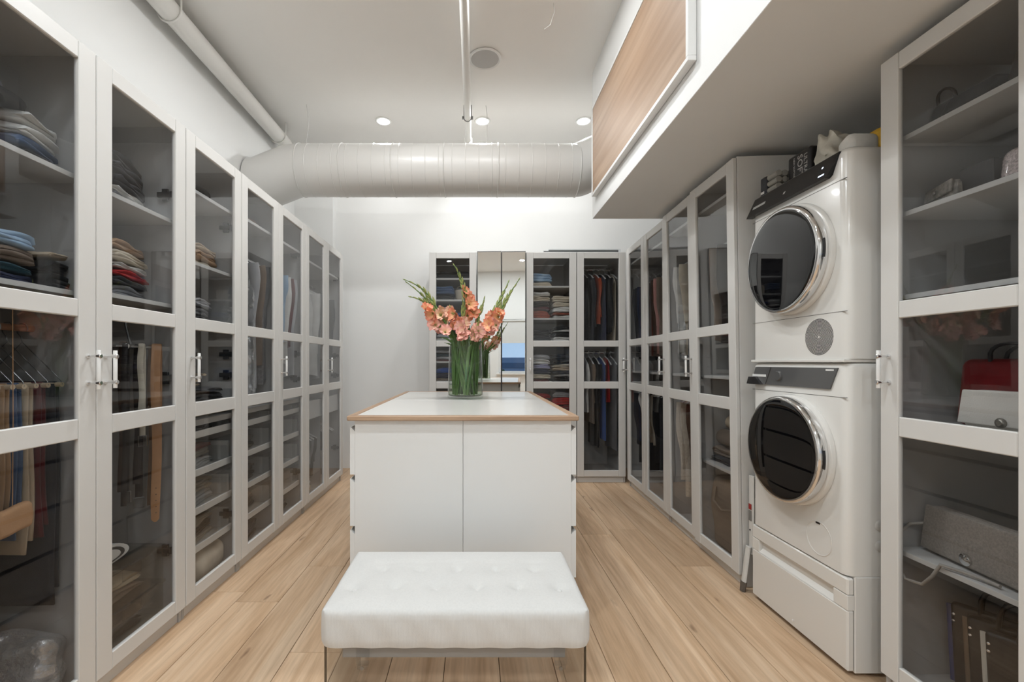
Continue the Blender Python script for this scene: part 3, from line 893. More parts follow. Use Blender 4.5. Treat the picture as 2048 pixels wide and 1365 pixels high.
def folded_mesh(w, d, h, layers, seed):
    rnd = random.Random(seed)
    ph = [rnd.uniform(0, 6.28) for _ in range(6)]
    jit = [rnd.uniform(0, .014) for _ in range(layers)]
    prof = [(d / 2 * k / 3, 0) for k in (3, 2, 1, 0, -1, -2)]
    rr = h / layers / 2
    for k in range(layers):
        for q in range(5):
            t = -pi / 2 + pi * (q + .5) / 5
            prof.append((-d / 2 + rr + jit[k] - rr * cos(t) , (2 * k + 1) * rr + rr * sin(t)))
    prof += [(d / 2 * k / 3, h) for k in (-2, -1, 0, 1, 2)] + [(d / 2 - .004, h * .93), (d / 2, h * .6), (d / 2, h * .3)]
    n = len(prof); nv = 11
    sag = rnd.uniform(.0, .35)
    def P(u, v):
        y, z = prof[int(round(u * n)) % n]
        e = min(v, 1 - v) * 2
        k = min(1.0, (e / .22)) ** .5 if e < .22 else 1.0
        zz = z / h
        x = (v - .5) * w + .006 * sin(9 * zz + ph[0])
        hh = h * (.62 + .38 * k) * (1 - .10 * sag * (1 - e))
        zo = zz * (hh - .0075) + .0045 * sin(x * 31 + ph[1] + y * 9) * zz + .003 * sin(y * 40 + ph[2] + x * 15) * zz
        yo = y * (.93 + .07 * k) + .005 * sin(x * 26 + ph[3] + 6 * zz)
        return (x, yo, max(0, zo))
    m = MB(); m.grid(P, n, nv, closeu=True)
    m.f.append(tuple(reversed(range(n)))); m.f.append(tuple(range((nv - 1) * n, nv * n)))
    return m

COLS = {
 'black': (24, 24, 27), 'charcoal': (54, 55, 60), 'grey': (120, 121, 124), 'pale grey': (182, 182, 184), 'white': (226, 224, 219),
 'cream': (214, 202, 182), 'beige': (196, 176, 150), 'tan': (172, 138, 104), 'brown': (92, 66, 50), 'taupe': (128, 112, 98),
 'pale blue': (150, 178, 204), 'denim blue': (74, 96, 128), 'navy': (28, 36, 66), 'teal': (34, 70, 82), 'blue': (32, 78, 150),
 'red': (178, 32, 34), 'dark red': (110, 20, 26), 'maroon': (92, 36, 40), 'rust': (158, 72, 46), 'lavender': (168, 166, 192), 'pink': (206, 150, 140),
 'olive': (98, 96, 70), 'yellow': (214, 172, 40), 'dark brown': (48, 36, 30), 'silver': (168, 168, 170)}
ORD = ['topmost', 'second down', 'third down', 'fourth down', 'fifth down', 'sixth down', 'seventh down']
SEED = [100]
BAYS = {}                        # inner widths of the wardrobes that have a middle board
PLACED = []
def stack(cab, x, y, z, w, d, items, where, turn=0.0, name='folded_sweater', noun='sweater', group=None, inset=0.0):
    """items bottom-up: (colour, height[, noun]); the pile is kept inside its bay and clear of its neighbours"""
    zz = z + .0006
    N = len(items)
    H = sum(i[1] for i in items)
    lo, hi = next((q for q in BAYS.get(cab.name, ()) if q[0] <= x <= q[1]), (.019, .465))
    lo += inset; hi -= inset
    tt = abs(turn) + .03
    for key in PLACED:
        if key[0] == cab.name and key[5] < z + H and key[6] > z and key[3] < y + d / 2 and key[4] > y - d / 2:
            if x >= (key[1] + key[2]) / 2: lo = max(lo, key[2] + .003)
            else: hi = min(hi, key[1] - .003)
    ext = lambda ww: ww * cos(tt) + d * sin(tt) + .012
    if ext(w) > hi - lo:
        turn *= .3; tt = abs(turn) + .03
        w = max(.05, min(w, (hi - lo - .012 - d * sin(tt)) / cos(tt)))
    if w < .055 or hi - lo < .085: return
    e = ext(w) / 2
    x = min(max(x, lo + e), hi - e)
    ey = (d * cos(tt) + w * sin(tt)) / 2 + .008
    y = max(y, .040 + inset * 2.2 + ey)
    PLACED.append((cab.name, x - e, x + e, y - ey, y + ey, z, z + H))
    for i, it in enumerate(items):
        c, h = it[0], it[1]
        nn = it[2] if len(it) > 2 else noun
        SEED[0] += 1
        r = random.Random(SEED[0])
        loc, rot = at(cab, x + r.uniform(-.003, .003), y + r.uniform(-.003, .003), zz, turn + r.uniform(-.03, .03))
        m = folded_mesh(w * r.uniform(.92, .99), d * r.uniform(.9, .98), h, 2 if h < .05 else 3, SEED[0])
        o = m.build('folded_' + nn.replace(' ', '_').replace('-', '_'), fabric(COLS[c]), None, 60, loc, rot)
        k = N - 1 - i
        pos = ('' if N == 1 else (ORD[k] if k < N - 1 or N == 1 else 'lowest') + ' ')
        tag(o, ('%s folded %s, %s%s' % (c, nn, pos + ('in pile ' if N > 1 else ''), where)), nn.split()[-1], group or 'folded clothes on wardrobe shelves')
        zz += h + .0005

def hanger_mesh(half=.20, y_drop=.085):
    m = MB()
    m.tube([(0, 0, -.045), (0, .004, -.032), (0, .017, -.018)] + [(0, .019 * cos(t), -.0042 + .019 * sin(t)) for t in [pi * k / 8 for k in range(10)]], .002, 7)
    m.tube([(0, -half, -.045 - y_drop), (0, -half * .5, -.045 - y_drop * .35), (0, 0, -.043), (0, half * .5, -.045 - y_drop * .35), (0, half, -.045 - y_drop)], [(.007, .005)] * 5, 8)
    return m
HM = hanger_mesh().mesh('hanger')
WHITEP = pm('white_plastic', (226, 226, 224), .35)

def garment_mesh(length, half=.215, thick=.022, seed=0, flare=1.0, waves=5, amp=.007):
    r = random.Random(seed); ph = [r.uniform(0, 6.28) for _ in range(5)]
    n, nv = 44, 15
    def P(u, v):
        t = 2 * pi * u
        if v < .14:
            k = v / .14; hw = .055 + (half - .055) * k ** .9; z = -.055 - .095 * k
        else:
            k = (v - .14) / .86; hw = half * (1 + (flare - 1) * k) * (1 - .02 * sin(pi * min(1, k * 1.6))); z = -.150 - (length - .150) * k
        kk = max(0, (v - .1) / .9)
        c = cos(t); s = sin(t)
        y = hw * math.copysign(abs(c) ** .75, c)
        th = thick * (.55 + .75 * kk)
        x = th * math.copysign(abs(s) ** .8, s)
        x += amp * kk * sin(waves * y / half * 2.2 + ph[0] + 2.2 * v) + .5 * amp * kk * sin(11 * y / half + ph[1])
        z += .012 * kk * sin(4 * y / half + ph[2])
        y += .005 * kk * sin(5 * v + ph[3])
        return (x, y, z)
    m = MB(); m.grid(P, n, nv, closeu=True)
    m.f.append(tuple(range(n))); m.f.append(tuple((nv - 1) * n + i for i in range(n)))
    return m
def sleeve_mesh(sgn, length=.46, r=.048, half=.205, seed=0):
    q = random.Random(seed); a = q.uniform(-.01, .02)
    pts = []; rs = []
    for k in range(9):
        t = k / 8
        pts.append((a * t + .006 * sin(7 * t + seed), sgn * (half - .012 + .012 * sin(pi * min(1, t * 1.5)) - .012 * t), -.130 - length * t))
        rs.append((r * (.40 + .1 * sin(9 * t + seed)) * (1 - .25 * t), r * (1 - .30 * t) * (1 + .06 * sin(13 * t + seed))))
    return MB().tube(pts, rs, 12, flat=(0, 1, 0))
GSEED = [500]
GM = {}
def hang(cab, x, z, colour, length, label, kind='shirt', sleeve=.44, y=.29, turn=0.0, thick=.016, flare=1.0, cat=None, mat=None, half=.215, hangm=None, group='clothes on hangers'):
    GSEED[0] += 1; sd = GSEED[0]
    loc, rot = at(cab, x, y, z, turn)
    r = empty('hanging_' + kind, loc); r.rotation_euler = rot
    tag(r, label, cat or kind, group)
    m = mat or fabric(COLS[colour])
    garment_mesh(length, half, thick, sd, flare).build('body', m, r, 70)
    if sleeve:
        for s in (-1, 1): sleeve_mesh(s, sleeve, seed=sd, half=half - .01).build('sleeve', m, r, 70)
    put('hanger', HM, hangm or WHITEP, r, (0, 0, .0))
    return r

def trousers(cab, x, z, colour, length, label, y=.22, turn=0.0, w=.24):
    GSEED[0] += 1; sd = GSEED[0]; rr = random.Random(sd); ph = rr.uniform(0, 6)
    loc, rot = at(cab, x, y, z, turn)
    r = empty('hanging_trousers', loc); r.rotation_euler = rot
    tag(r, label, 'trousers', 'trousers on bar hangers')
    def P(u, v):
        # an inverted U sheet with thickness: u around the cross loop, v along the dowel
        t = u
        yy = (v - .5) * w
        L = length - .20
        if t < .46: s = t / .46; xx = -.010; zz = -.20 - L * (1 - s)
        elif t < .54: s = (t - .46) / .08; xx = -.010 * cos(pi * s); zz = -.20 + .012 * sin(pi * s)
        else: s = (t - .54) / .46; xx = .010; zz = -.20 - (L * .93) * s
        k = min(1, max(0, (-.20 - zz) / max(.01, L)))
        xx += .004 * k * sin(18 * yy + ph) + .0015 * k * sin(40 * yy)
        return (xx * (1 + .25 * k), yy + .008 * k * sin(6 * k + ph), zz)
    m = MB(); nu, nv = 27, 13
    m.grid(P, nu, nv)
    o = m.build('cloth', fabric(COLS[colour]), r, 70)
    sm = o.modifiers.new('thickness', 'SOLIDIFY'); sm.thickness = .006
    h = MB()
    h.tube([(0, 0, -.05), (0, .004, -.032), (0, .017, -.018)] + [(0, .019 * cos(t), -.0025 + .0195 * sin(t)) for t in [pi * k / 8 for k in range(10)]], .0020, 6)
    h.tube([(0, -w / 2 - .02, -.20), (0, -w / 2 - .015, -.185), (0, 0, -.05), (0, w / 2 + .015, -.185), (0, w / 2 + .02, -.20)], .0018, 6)
    h.build('hanger', STEEL, r)
    MB().tube([(0, -w / 2 - .02, -.2), (0, w / 2 + .02, -.2)], .0085, 10).build('hanger_bar', pm('pale_wood', (206, 186, 158), .5), r)
    return r

def spiral_wrap():
    pass

CRINK = None
def plastic(name, tint=(.93, .94, .95), rough=.12, scale=18):
    """crinkled clear film: see-through with glossy, broken reflections"""
    if name in MATS: return MATS[name]
    m, nt, N, L, P = nodes_of(name)
    N.remove(P); out = N['Material Output']
    tr = N.new('ShaderNodeBsdfTransparent'); tr.inputs[0].default_value = (*tint, 1)
    gl = N.new('ShaderNodeBsdfGlossy'); gl.inputs['Roughness'].default_value = rough; gl.inputs[0].default_value = (.95, .96, .97, 1)
    df = N.new('ShaderNodeBsdfDiffuse'); df.inputs[0].default_value = (.85, .86, .87, 1)
    tc = N.new('ShaderNodeTexCoord'); nz = N.new('ShaderNodeTexVoronoi'); nz.feature = 'DISTANCE_TO_EDGE'; nz.inputs['Scale'].default_value = scale
    nn = N.new('ShaderNodeTexNoise'); nn.inputs['Scale'].default_value = scale * .8; nn.inputs['Detail'].default_value = 5
    L.new(tc.outputs['Object'], nz.inputs['Vector']); L.new(tc.outputs['Object'], nn.inputs['Vector'])
    bp = N.new('ShaderNodeBump'); bp.inputs['Strength'].default_value = 1.0; bp.inputs['Distance'].default_value = .03
    L.new(nn.outputs['Fac'], bp.inputs['Height']); L.new(bp.outputs[0], gl.inputs['Normal'])
    m1 = N.new('ShaderNodeMixShader'); m1.inputs[0].default_value = .35
    L.new(gl.outputs[0], m1.inputs[1]); L.new(df.outputs[0], m1.inputs[2])
    rp = N.new('ShaderNodeMapRange'); rp.inputs[1].default_value = .38; rp.inputs[2].default_value = .68; rp.inputs[3].default_value = .38; rp.inputs[4].default_value = .95
    L.new(nn.outputs['Fac'], rp.inputs[0])
    m2 = N.new('ShaderNodeMixShader'); L.new(rp.outputs[0], m2.inputs[0]); L.new(tr.outputs[0], m2.inputs[1]); L.new(m1.outputs[0], m2.inputs[2])
    L.new(m2.outputs[0], out.inputs[0])
    MATS[name] = m
    return m
FILM = plastic('dry_cleaner_film')

def film_bag(cab, x, z, length, label, y=.29, half=.215, thick=.045, seed=3, colour='pale grey', turn=0.0):
    """garment under a dry-cleaner film"""
    r = hang(cab, x, z, colour, length - .05, label, 'garment', .42, y, turn, .030, cat='garment')
    g = garment_mesh(length, half, thick, seed, 1.02, 7, .012)
    g.build('plastic_cover', FILM, r, 60)
    return r
BAYS.update({wAB.name: [(.019, .490), (.510, .985)], wC.name: [(.019, .488)], wDE.name: [(.019, .490), (.510, .983)], wFG.name: [(.019, .497), (.515, .997)],
             B1.name: [(.019, .465)], B2.name: [(.019, .494)], R2.name: [(.019, .490), (.510, .985)]})
# ------------------------------------------------------------------ contents of the near two-door wardrobe (A: x .02-.49, B: x .51-.985)
for z in (1.900, 1.487): shelf(wAB, .019, .490, z)
for z in (1.900, 1.505): shelf(wAB, .510, .985, z)
rod(wAB, .019, .490, 1.355, .225, .012, pm('wooden_rod', (168, 124, 96), .5))
for z in (.35, 1.16, 2.02): hinge(wAB, .965, z, 1)
wA = 'of nearest wardrobe'
stack(wAB, .40, .20, 1.900, .19, .30, [('charcoal', .035, 'trousers'), ('denim blue', .035, 'jeans'), ('white', .045, 'linen shirt'), ('white', .04, 'cotton shirt')], 'on upper shelf ' + wA, .25)
stack(wAB, .225, .18, 1.900, .17, .28, [('charcoal', .07, 'coat'), ('black', .05, 'cardigan'), ('taupe', .035, 'scarf')], 'under the felt hat ' + wA)
loc, rot = at(wAB, .235, .17, 2.0615, .2)
hat = empty('felt_hat', loc); hat.rotation_euler = (0.0, 0.0, rot[2])
tag(hat, 'dark grey felt hat with a wide brim on the top pile of the nearest wardrobe', 'hat')
MB().lathe([(.0, .085), (.045, .086), (.066, .075), (.074, .05), (.078, .012), (.085, .004), (.120, .001), (.128, .004), (.120, .006), (.085, .009), (.076, .015), (.068, .05), (.0, .08)], 36).build('hat_body', fabric((64, 64, 68)), hat, 60)
MB().lathe([(.0790, .012), (.0802, .013), (.0765, .034), (.0755, .034)], 36, closed=True).build('hat_band', fabric((30, 30, 32)), hat)
stack(wAB, .265, .15, 1.487, .17, .26, [('navy', .035, 'jeans'), ('teal', .03, 'sweater'), ('taupe', .05, 'sweater'), ('pale blue', .05, 'sweater')], 'on middle shelf ' + wA, .15)
stack(wAB, .415, .24, 1.487, .13, .36, [('black', .06, 'trousers'), ('black', .05, 'jacket'), ('beige', .03, 'linen shirt')], 'beside the blue pile ' + wA, .1)
for i, (x, c, L) in enumerate([(.20, 'beige', .86), (.245, 'grey', .70), (.285, 'tan', .62), (.325, 'denim blue', .70), (.365, 'beige', .76), (.405, 'maroon', .72), (.455, 'charcoal', .98)]):
    trousers(wAB, x, 1.355, c, L, '%s trousers over a bar hanger, %s from the divider of the nearest wardrobe' % (c, ['seventh', 'sixth', 'fifth', 'fourth', 'third', 'second', 'first'][i]), y=.225, turn=random.Random(i).uniform(-.02, .02))
# tan pouch hanging low, boots and a film bag on the wardrobe floor
loc, rot = at(wAB, .262, .060, .70)
b = empty('suede_pouch', loc); b.rotation_euler = rot
tag(b, 'tan suede pouch hanging by a cord in front of the beige trousers', 'bag')
rounded(.12, .030, .085, .0145, 5, lambda x, y, z: (x * (1 - .25 * abs(z - .04) / .05 * .5), y, z + .005 * sin(x * 40))).build('pouch_body', pm('tan_suede', (196, 152, 112), .9, var=.08, vscale=20, bump=.4), b, 60)
MB().tube([(0, 0, .08), (.002, 0, .35), (0, 0, .768)], .0012, 8).build('cord', pm('tan_suede', (196, 152, 112)), b)
def boot(cab, x, y, z, label, col=(40, 32, 28), h=.40, turn=0.0, s=1.0):
    loc, rot = at(cab, x, y, z, turn)
    r = empty('tall_boot', loc); r.rotation_euler = rot
    tag(r, label, 'boot', 'tall boots on the wardrobe floor')
    L = pm('boot_leather_%d' % col[0], col, .45, var=.1, vscale=15, bump=.3, bscale=60)
    pts = [(0, .0, .035 * s), (0, .0, .08), (0, .005, .14), (0, .01, .24), (0, .012, h)]
    MB().tube(pts, [(.036, .042), (.038, .044), (.042, .046), (.052, .055), (.056, .060)], 18).build('shaft', L, r, 60)
    m = MB(); m.tube([(0, .045, .035), (0, 0, .045), (0, -.06, .038), (0, -.13, .030), (0, -.175, .024), (0, -.19, .02)], [(.030, .030), (.040, .040), (.042, .034), (.044, .026), (.030, .018), (.012, .008)], 16)
    m.build('foot', L, r, 60)
    MB().box(-.040, .040, -.19, .07, 0, .010, .004).build('sole', DARK, r)
    return r
boot(wAB, .20, .30, .0705, 'dark brown tall boot on the floor of the nearest wardrobe, foremost of two', turn=.3)
boot(wAB, .26, .44, .0705, 'dark brown tall boot on the floor of the nearest wardrobe, rear of two', turn=.1)
loc, rot = at(wAB, .405, .20, .071, .1)
fb = rounded(.13, .28, .22, .05, 6, lambda x, y, z: (x + .010 * sin(z * 60 + y * 20), y + .01 * sin(x * 50), z + (.012 * sin(x * 45 + y * 30) if z > .1 else 0))).build('plastic_bag', plastic('film_bag'), None, 60, loc, rot)
tag(fb, 'crumpled clear plastic bag on the wardrobe floor behind the nearest glass door', 'bag')
loc, rot = at(wAB, .435, .20, .075, .2)
stack(wAB, .435, .20, .078, .11, .22, [('white', .04, 'towel'), ('pale grey', .04, 'towel')], 'inside clear bag of nearest wardrobe')

wB = 'of belt wardrobe'
stack(wAB, .76, .20, 1.900, .30, .32, [('grey', .035, 'shirt'), ('white', .03, 'shirt'), ('charcoal', .05, 'hoodie'), ('charcoal', .05, 'jeans'), ('black', .04, 'shirt')], 'on upper shelf ' + wB, .3)
stack(wAB, .95, .22, 1.900, .10, .30, [('grey', .03, 'trousers'), ('pale grey', .025, 'shirt')], 'at the rear, upper shelf ' + wB, .2)
stack(wAB, .77, .20, 1.505, .30, .32, [('grey', .055, 'sweater'), ('charcoal', .03, 'sweater'), ('red', .035, 'sweater'), ('white', .03, 'sweater'), ('cream', .05, 'sweater'), ('tan', .045, 'sweater')], 'on middle shelf ' + wB, .25)
stack(wAB, .95, .26, 1.505, .10, .34, [('charcoal', .06, 'jacket'), ('cream', .03, 'cardigan')], 'beside red sweater ' + wB, .1)
# belt rack and belts
br = tag(empty('belt_rack', at(wAB, .83, .13, 1.292)[0], L90), 'pull-out belt rack with round white knobs under the shelf of the belt wardrobe', 'rack')
MB().box(-.115, .115, -.006, .006, .0, .020, .003).build('rail', STEEL, br)
MB().tube([(0, 0, .02), (0, .02, .10), (0, .03, .1938)], .006, 10).build('arm', STEEL, br)
for x in (-.085, 0, .085):
    MB().lathe([(.004, .0), (.004, -.045), (.011, -.046), (.012, -.051), (.008, -.055), (0, -.055)], 18, (x, 0, .010), 'y').build('knob', WHITEP, br)
def belt(x, y, z, col, w, l1, l2, label, turn=0.0, buckle=None, holes=0, tip=False, shine=.5):
    loc, rot = at(wAB, x, y, z, turn)
    r = empty('leather_belt', loc); r.rotation_euler = rot
    tag(r, label, 'belt', 'belts on the belt rack')
    m = pm('belt_%d_%d_%d' % col, col, shine, var=.1, vscale=25, bump=.25, bscale=120)
    pts = []
    for k in range(9): pts.append((.013 + .010 * sin(2.0 * k / 8), .0, -l1 * (1 - k / 8) - .013))
    for k in range(1, 8): pts.append((.013 * cos(pi * k / 8), 0, .013 * sin(pi * k / 8)))
    for k in range(9): pts.append((-.013 - .012 * sin(2.4 * k / 8), .004 * sin(k), -l2 * k / 8 - .004))
    rs = [(w / 2, .0016)] * len(pts)
    if tip: rs[-1] = (w * .2, .0014); pts.append((pts[-1][0], pts[-1][1], pts[-1][2] - .012)); rs[-1] = (w * .42, .0015); rs.append((w * .12, .001))
    MB().tube(pts, rs, 8, flat=(1, 0, 0)).build('strap', m, r, 60)
    if buckle:
        x0, z0 = pts[0][0], pts[0][2]
        MB().tube([(x0, -w * .7, z0), (x0, w * .7, z0), (x0, w * .7, z0 - .045), (x0, -w * .7, z0 - .045), (x0, -w * .7, z0)], .003, 8).build('buckle', buckle, r)
    for k in range(holes):
        MB().lathe([(0, -.0045), (.0022, -.0045), (.0022, .0045), (0, .0045)], 8, (pts[-2][0] - .0, 0, pts[-2][2] + .03 + .028 * k), 'x').build('hole', DARK, r)
belt(.745, .085, 1.300, (40, 34, 32), .020, .60, .66, 'dark beaded narrow belt on the first knob of the belt rack', .5, STEEL)
belt(.775, .12, 1.310, (70, 50, 38), .024, .50, .62, 'dark brown leather belt hanging behind the beaded belt', .5)
belt(.832, .082, 1.302, (208, 200, 182), .022, .38, .34, 'cream white belt with a silver buckle on the middle knob', .5, CHROME)
belt(.862, .12, 1.300, (36, 28, 26), .028, .66, .60, 'wide black leather belt hanging behind the cream belt', .5, STEEL)
belt(.918, .078, 1.305, (190, 142, 100), .036, .42, .78, 'wide tan leather belt with punched holes on the last knob', .5, None, 5, True)
belt(.947, .12, 1.300, (120, 92, 68), .026, .70, .72, 'brown leather belt nearest the hinge side of the belt rack', .5)
# clear boxes with odds and ends, sneakers on top
def clear_box(cab, x, y, z, w, d, h, label, turn=0.0):
    loc, rot = at(cab, x, y, z, turn)
    r = empty('storage_box', loc); r.rotation_euler = rot
    tag(r, label, 'box', 'clear plastic storage boxes')
    m = MB(); t = .003
    m.box(-w / 2, w / 2, -d / 2, d / 2, 0, t, 0); m.box(-w / 2, -w / 2 + t, -d / 2, d / 2, t, h, 0); m.box(w / 2 - t, w / 2, -d / 2, d / 2, t, h, 0)
    m.box(-w / 2 + t, w / 2 - t, -d / 2, -d / 2 + t, t, h, 0); m.box(-w / 2 + t, w / 2 - t, d / 2 - t, d / 2, t, h, 0)
    m.build('tub', glass('box_plastic', (.93, .93, .92), 1.6, .08), r)
    l = MB().box(-w / 2 - .008, w / 2 + .008, -d / 2 - .008, d / 2 + .008, h, h + .012, .003)
    l.build('lid', glass('box_lid', (.82, .82, .81), 1.6, .1), r)
    for s in (-1, 1): MB().box(-.05, .05, s * (d / 2 + .009) - .004, s * (d / 2 + .009) + .004, h - .045, h + .008, .002).build('latch', glass('box_lid', (.82, .82, .81)), r)
    return r
clear_box(wAB, .735, .21, .070, .40, .30, .15, 'lower clear plastic storage box on the floor of the belt wardrobe')
clear_box(wAB, .735, .21, .2335, .40, .30, .15, 'upper clear plastic storage box with a snap lid, under the white sneakers')
def sandal_sole(cab, x, y, z, label, turn=0.0, tilt=0.0):
    loc, rot = at(cab, x, y, z, turn)
    r = empty('sneaker', loc); R3x = Matrix(((0, 1, 0), (0, 0, 1), (1, 0, 0)))
    r.rotation_euler = (Matrix.Rotation(rot[2], 3, 'Z') @ R3x).to_euler()
    tag(r, label, 'shoe', 'shoes in the wardrobes')
    def foot(s):
        return [(s * (.040 + .006 * sin(2 * t)) * cos(t) * (1.0 if sin(t) > 0 else .82), s * .115 * sin(t)) for t in [2 * pi * k / 28 for k in range(28)]]
    MB().prism(foot(1), 0, .022, 'z').build('sole', pm('sole_white', (222, 220, 214), .6), r, 30)
    MB().prism(foot(.80), -.0035, .0, 'z').build('tread_line', pm('sole_dark', (70, 66, 60), .7), r, 30)
    MB().prism(foot(.62), -.006, -.0036, 'z').build('tread', MATS['sole_white'], r, 30)
    m = MB().tube([(0, .10, .045), (0, .06, .06), (0, 0, .062), (0, -.06, .045), (0, -.11, .032)], [(.022, .022), (.036, .042), (.038, .040), (.036, .024), (.012, .008)], 16)
    m.build('upper', pm('sneaker_white', (226, 225, 221), .7, bump=.2), r, 60)
sandal_sole(wAB, .66, .11, .4435, 'white sneaker lying on its side on the clear boxes, sole showing', -.15, radians(88))
sandal_sole(wAB, .68, .24, .4435, 'white sneaker lying behind the sneaker with its sole showing', -.05, radians(88))
stack(wAB, .735, .21, .0745, .30, .22, [('black', .05, 'pouch'), ('charcoal', .04, 'pouch')], 'inside lower clear box of belt wardrobe')
stack(wAB, .735, .21, .2375, .30, .22, [('taupe', .04, 'pouch'), ('beige', .04, 'pouch')], 'inside upper clear box of belt wardrobe')

# ------------------------------------------------------------------ C: narrow wardrobe with drawers
wCn = 'of narrow drawer wardrobe'
for z in (2.110, 1.745, 1.440, 1.030): shelf(wC, .019, .488, z)
shelf(wC, .019, .488, .940, t=.030)
for z in (.35, 1.16, 1.28, 2.02): hinge(wC, .468, z, 1)
for z in (.861, .665, .468, .275): gdrawer(wC, .022, .485, z, h=.045 if z > .8 else .150)
stack(wC, .23, .16, 2.110, .16, .26, [('black', .05, 'beanie')], 'alone on top shelf ' + wCn)
stack(wC, .31, .20, 1.745, .30, .32, [('cream', .04, 'blanket'), ('tan', .05, 'shawl'), ('beige', .04, 'shawl')], 'on upper shelf ' + wCn, .2)
stack(wC, .46, .22, 1.745, .08, .30, [('charcoal', .05, 'scarf'), ('grey', .05, 'scarf')], 'next to tan shawl ' + wCn)
loc, rot = at(wC, .20, .10, 1.878, .4)
pb = MB().prism([(-.05, 0), (.055, 0), (.04, .075), (-.03, .10)], -.004, .004, 'y').build('blue_card', pm('pale_blue_card', (176, 196, 222), .7), None, 0, loc, (-.25, 0, rot[2]))
tag(pb, 'pale blue card leaning on the tan shawl pile', 'card')
stack(wC, .28, .20, 1.440, .30, .34, [('charcoal', .05, 'sweater'), ('grey', .045, 'sweater'), ('pale grey', .05, 'sweater')], 'above the drawers ' + wCn, .3)
stack(wC, .46, .30, 1.440, .08, .24, [('grey', .05, 'towel'), ('pale grey', .05, 'towel'), ('pale grey', .04, 'towel')], 'at rear above drawers ' + wCn)
stack(wC, .30, .20, 1.030, .28, .30, [('black', .04, 'trousers'), ('charcoal', .03, 'jeans')], 'under wooden hangers ' + wCn)
for i in range(3):
    loc, rot = at(wC, .27 + .05 * i, .14 + .02 * i, 1.107 + .030 * i, .4 + .2 * i)
    m = MB()
    m.tube([(-.15, 0, 0), (-.075, 0, .0), (0, .045, 0), (.075, 0, 0), (.15, 0, 0)], [(.009, .006)] * 5, 8, flat=(0, 0, 1))
    o = empty('coat_hanger', loc); o.rotation_euler = rot
    tag(o, 'light wooden coat hanger lying on the black trousers, %s of three' % ['lowest', 'middle', 'topmost'][i], 'hanger', 'loose wooden hangers')
    m.build('hanger_arms', pm('pale_wood', (206, 186, 158)), o, 50)
    MB().tube([(0, .045, 0), (0, .075, 0), (.012, .10, 0), (.03, .09, 0)], .002, 6).build('hook', STEEL, o)
DR = [(.861, [('black', .035)]), (.665, [('white', .05), ('cream', .045), ('rust', .03)]), (.468, [('white', .065), ('cream', .06)]), (.275, [('cream', .03), ('dark brown', .05), ('cream', .035)])]
for k, (z, it) in enumerate(DR):
    stack(wC, .35, .21, z - .0035, .27, .30, [(c, h, 'blouse' if k < 2 else 'shirt') for c, h in it], 'in %s glass drawer of narrow wardrobe' % ['first', 'second', 'third', 'fourth'][k], .15, inset=.016)
    stack(wC, .12, .24, z - .0035, .09, .28, [('white', .018 if z > .8 else .04, 'vest'), ('pale grey', .018 if z > .8 else .04, 'vest')], 'at back of narrow wardrobe, %s drawer' % ['first', 'second', 'third', 'fourth'][k], .0, inset=.016)
loc, rot = at(wC, .31, .20, .0705, .1)
pl = rounded(.30, .30, .15, .06, 6, lambda x, y, z: (x, y, z + .008 * sin(x * 40 + y * 25) * (1 if z > .07 else 0))).build('bed_pillow', fabric(COLS['cream']), None, 60, loc, rot)
tag(pl, 'cream pillow on the floor of the narrow wardrobe, below the drawers', 'pillow')

# ------------------------------------------------------------------ D, E
for (a, b) in ((.019, .490), (.510, .983)):
    shelf(wDE, a, b, 2.130)
    rod(wDE, a, b, 2.020)
    shelf(wDE, a, b, .945, t=.030)
    for z in (.850, .660, .460, .262): gdrawer(wDE, a + .003, b - .003, z, h=.055 if z > .8 else .150)
for z in (.35, 1.10, 1.30, 2.10): hinge(wDE, .963, z, 1)
for z in (1.10, 1.30): hinge(wDE, .515, z, -1)
wD = 'in the wardrobe with the plastic-covered garment'
film_bag(wDE, .315, 2.02, 1.0, 'pale garment under crinkled clear plastic film, filling the wardrobe beside the drawers', thick=.036)
hang(wDE, .400, 2.02, 'taupe', .80, 'taupe shirt hanging right behind the plastic-covered garment', 'shirt')
hang(wDE, .432, 2.02, 'grey', .95, 'grey checked dress hanging between the taupe shirt and plain grey shirt', 'dress', 0, mat=pm('grey_check', (128, 126, 126), .9, var=.35, vscale=60))
hang(wDE, .464, 2.02, 'grey', .90, 'plain grey shirt hanging next to the divider ' + wD, 'shirt')
hang(wDE, .775, 2.02, 'pale blue', .62, 'pale blue short shirt hanging beside the door handle of the tall row', 'shirt', .24)
hang(wDE, .83, 2.02, 'white', .80, 'white shirt hanging between the pale blue shirt and the maroon jacket', 'shirt', .5)
hang(wDE, .89, 2.02, 'maroon', .66, 'maroon jacket hanging beyond the pale blue shirt', 'jacket', .46)
hang(wDE, .945, 2.02, 'pale grey', .90, 'pale grey blouse hanging last beyond the maroon jacket', 'blouse', .5)
loc, rot = at(wDE, .38, .19, .9458, .0)
bxm = tag(rounded(.16, .22, .06, .006, 3).build('shoe_box', pm('grey_card', (150, 150, 150), .8), None, 40, loc, rot), 'small grey card box under the hanging clothes beside the plastic film', 'box')
for k, (z, nm) in enumerate([(.850, 'first'), (.660, 'second'), (.460, 'third'), (.262, 'fourth')]):
    stack(wDE, .35, .22, z - .0035, .26, .26, [('olive' if k == 1 else ['taupe', 'beige', 'taupe', 'charcoal'][k], .05 if k else .02, 'sweater')] + ([('taupe', .045, 'sweater')] if k else []), 'in %s glass drawer below plastic film' % nm, .2, inset=.018)
    if k: stack(wDE, .80, .24, z - .0035, .24, .26, [('pale grey' if k < 3 else 'charcoal', .04, 'shirt'), ('grey', .03, 'shirt')], 'in %s glass drawer below blue shirt' % nm, .2, inset=.018)
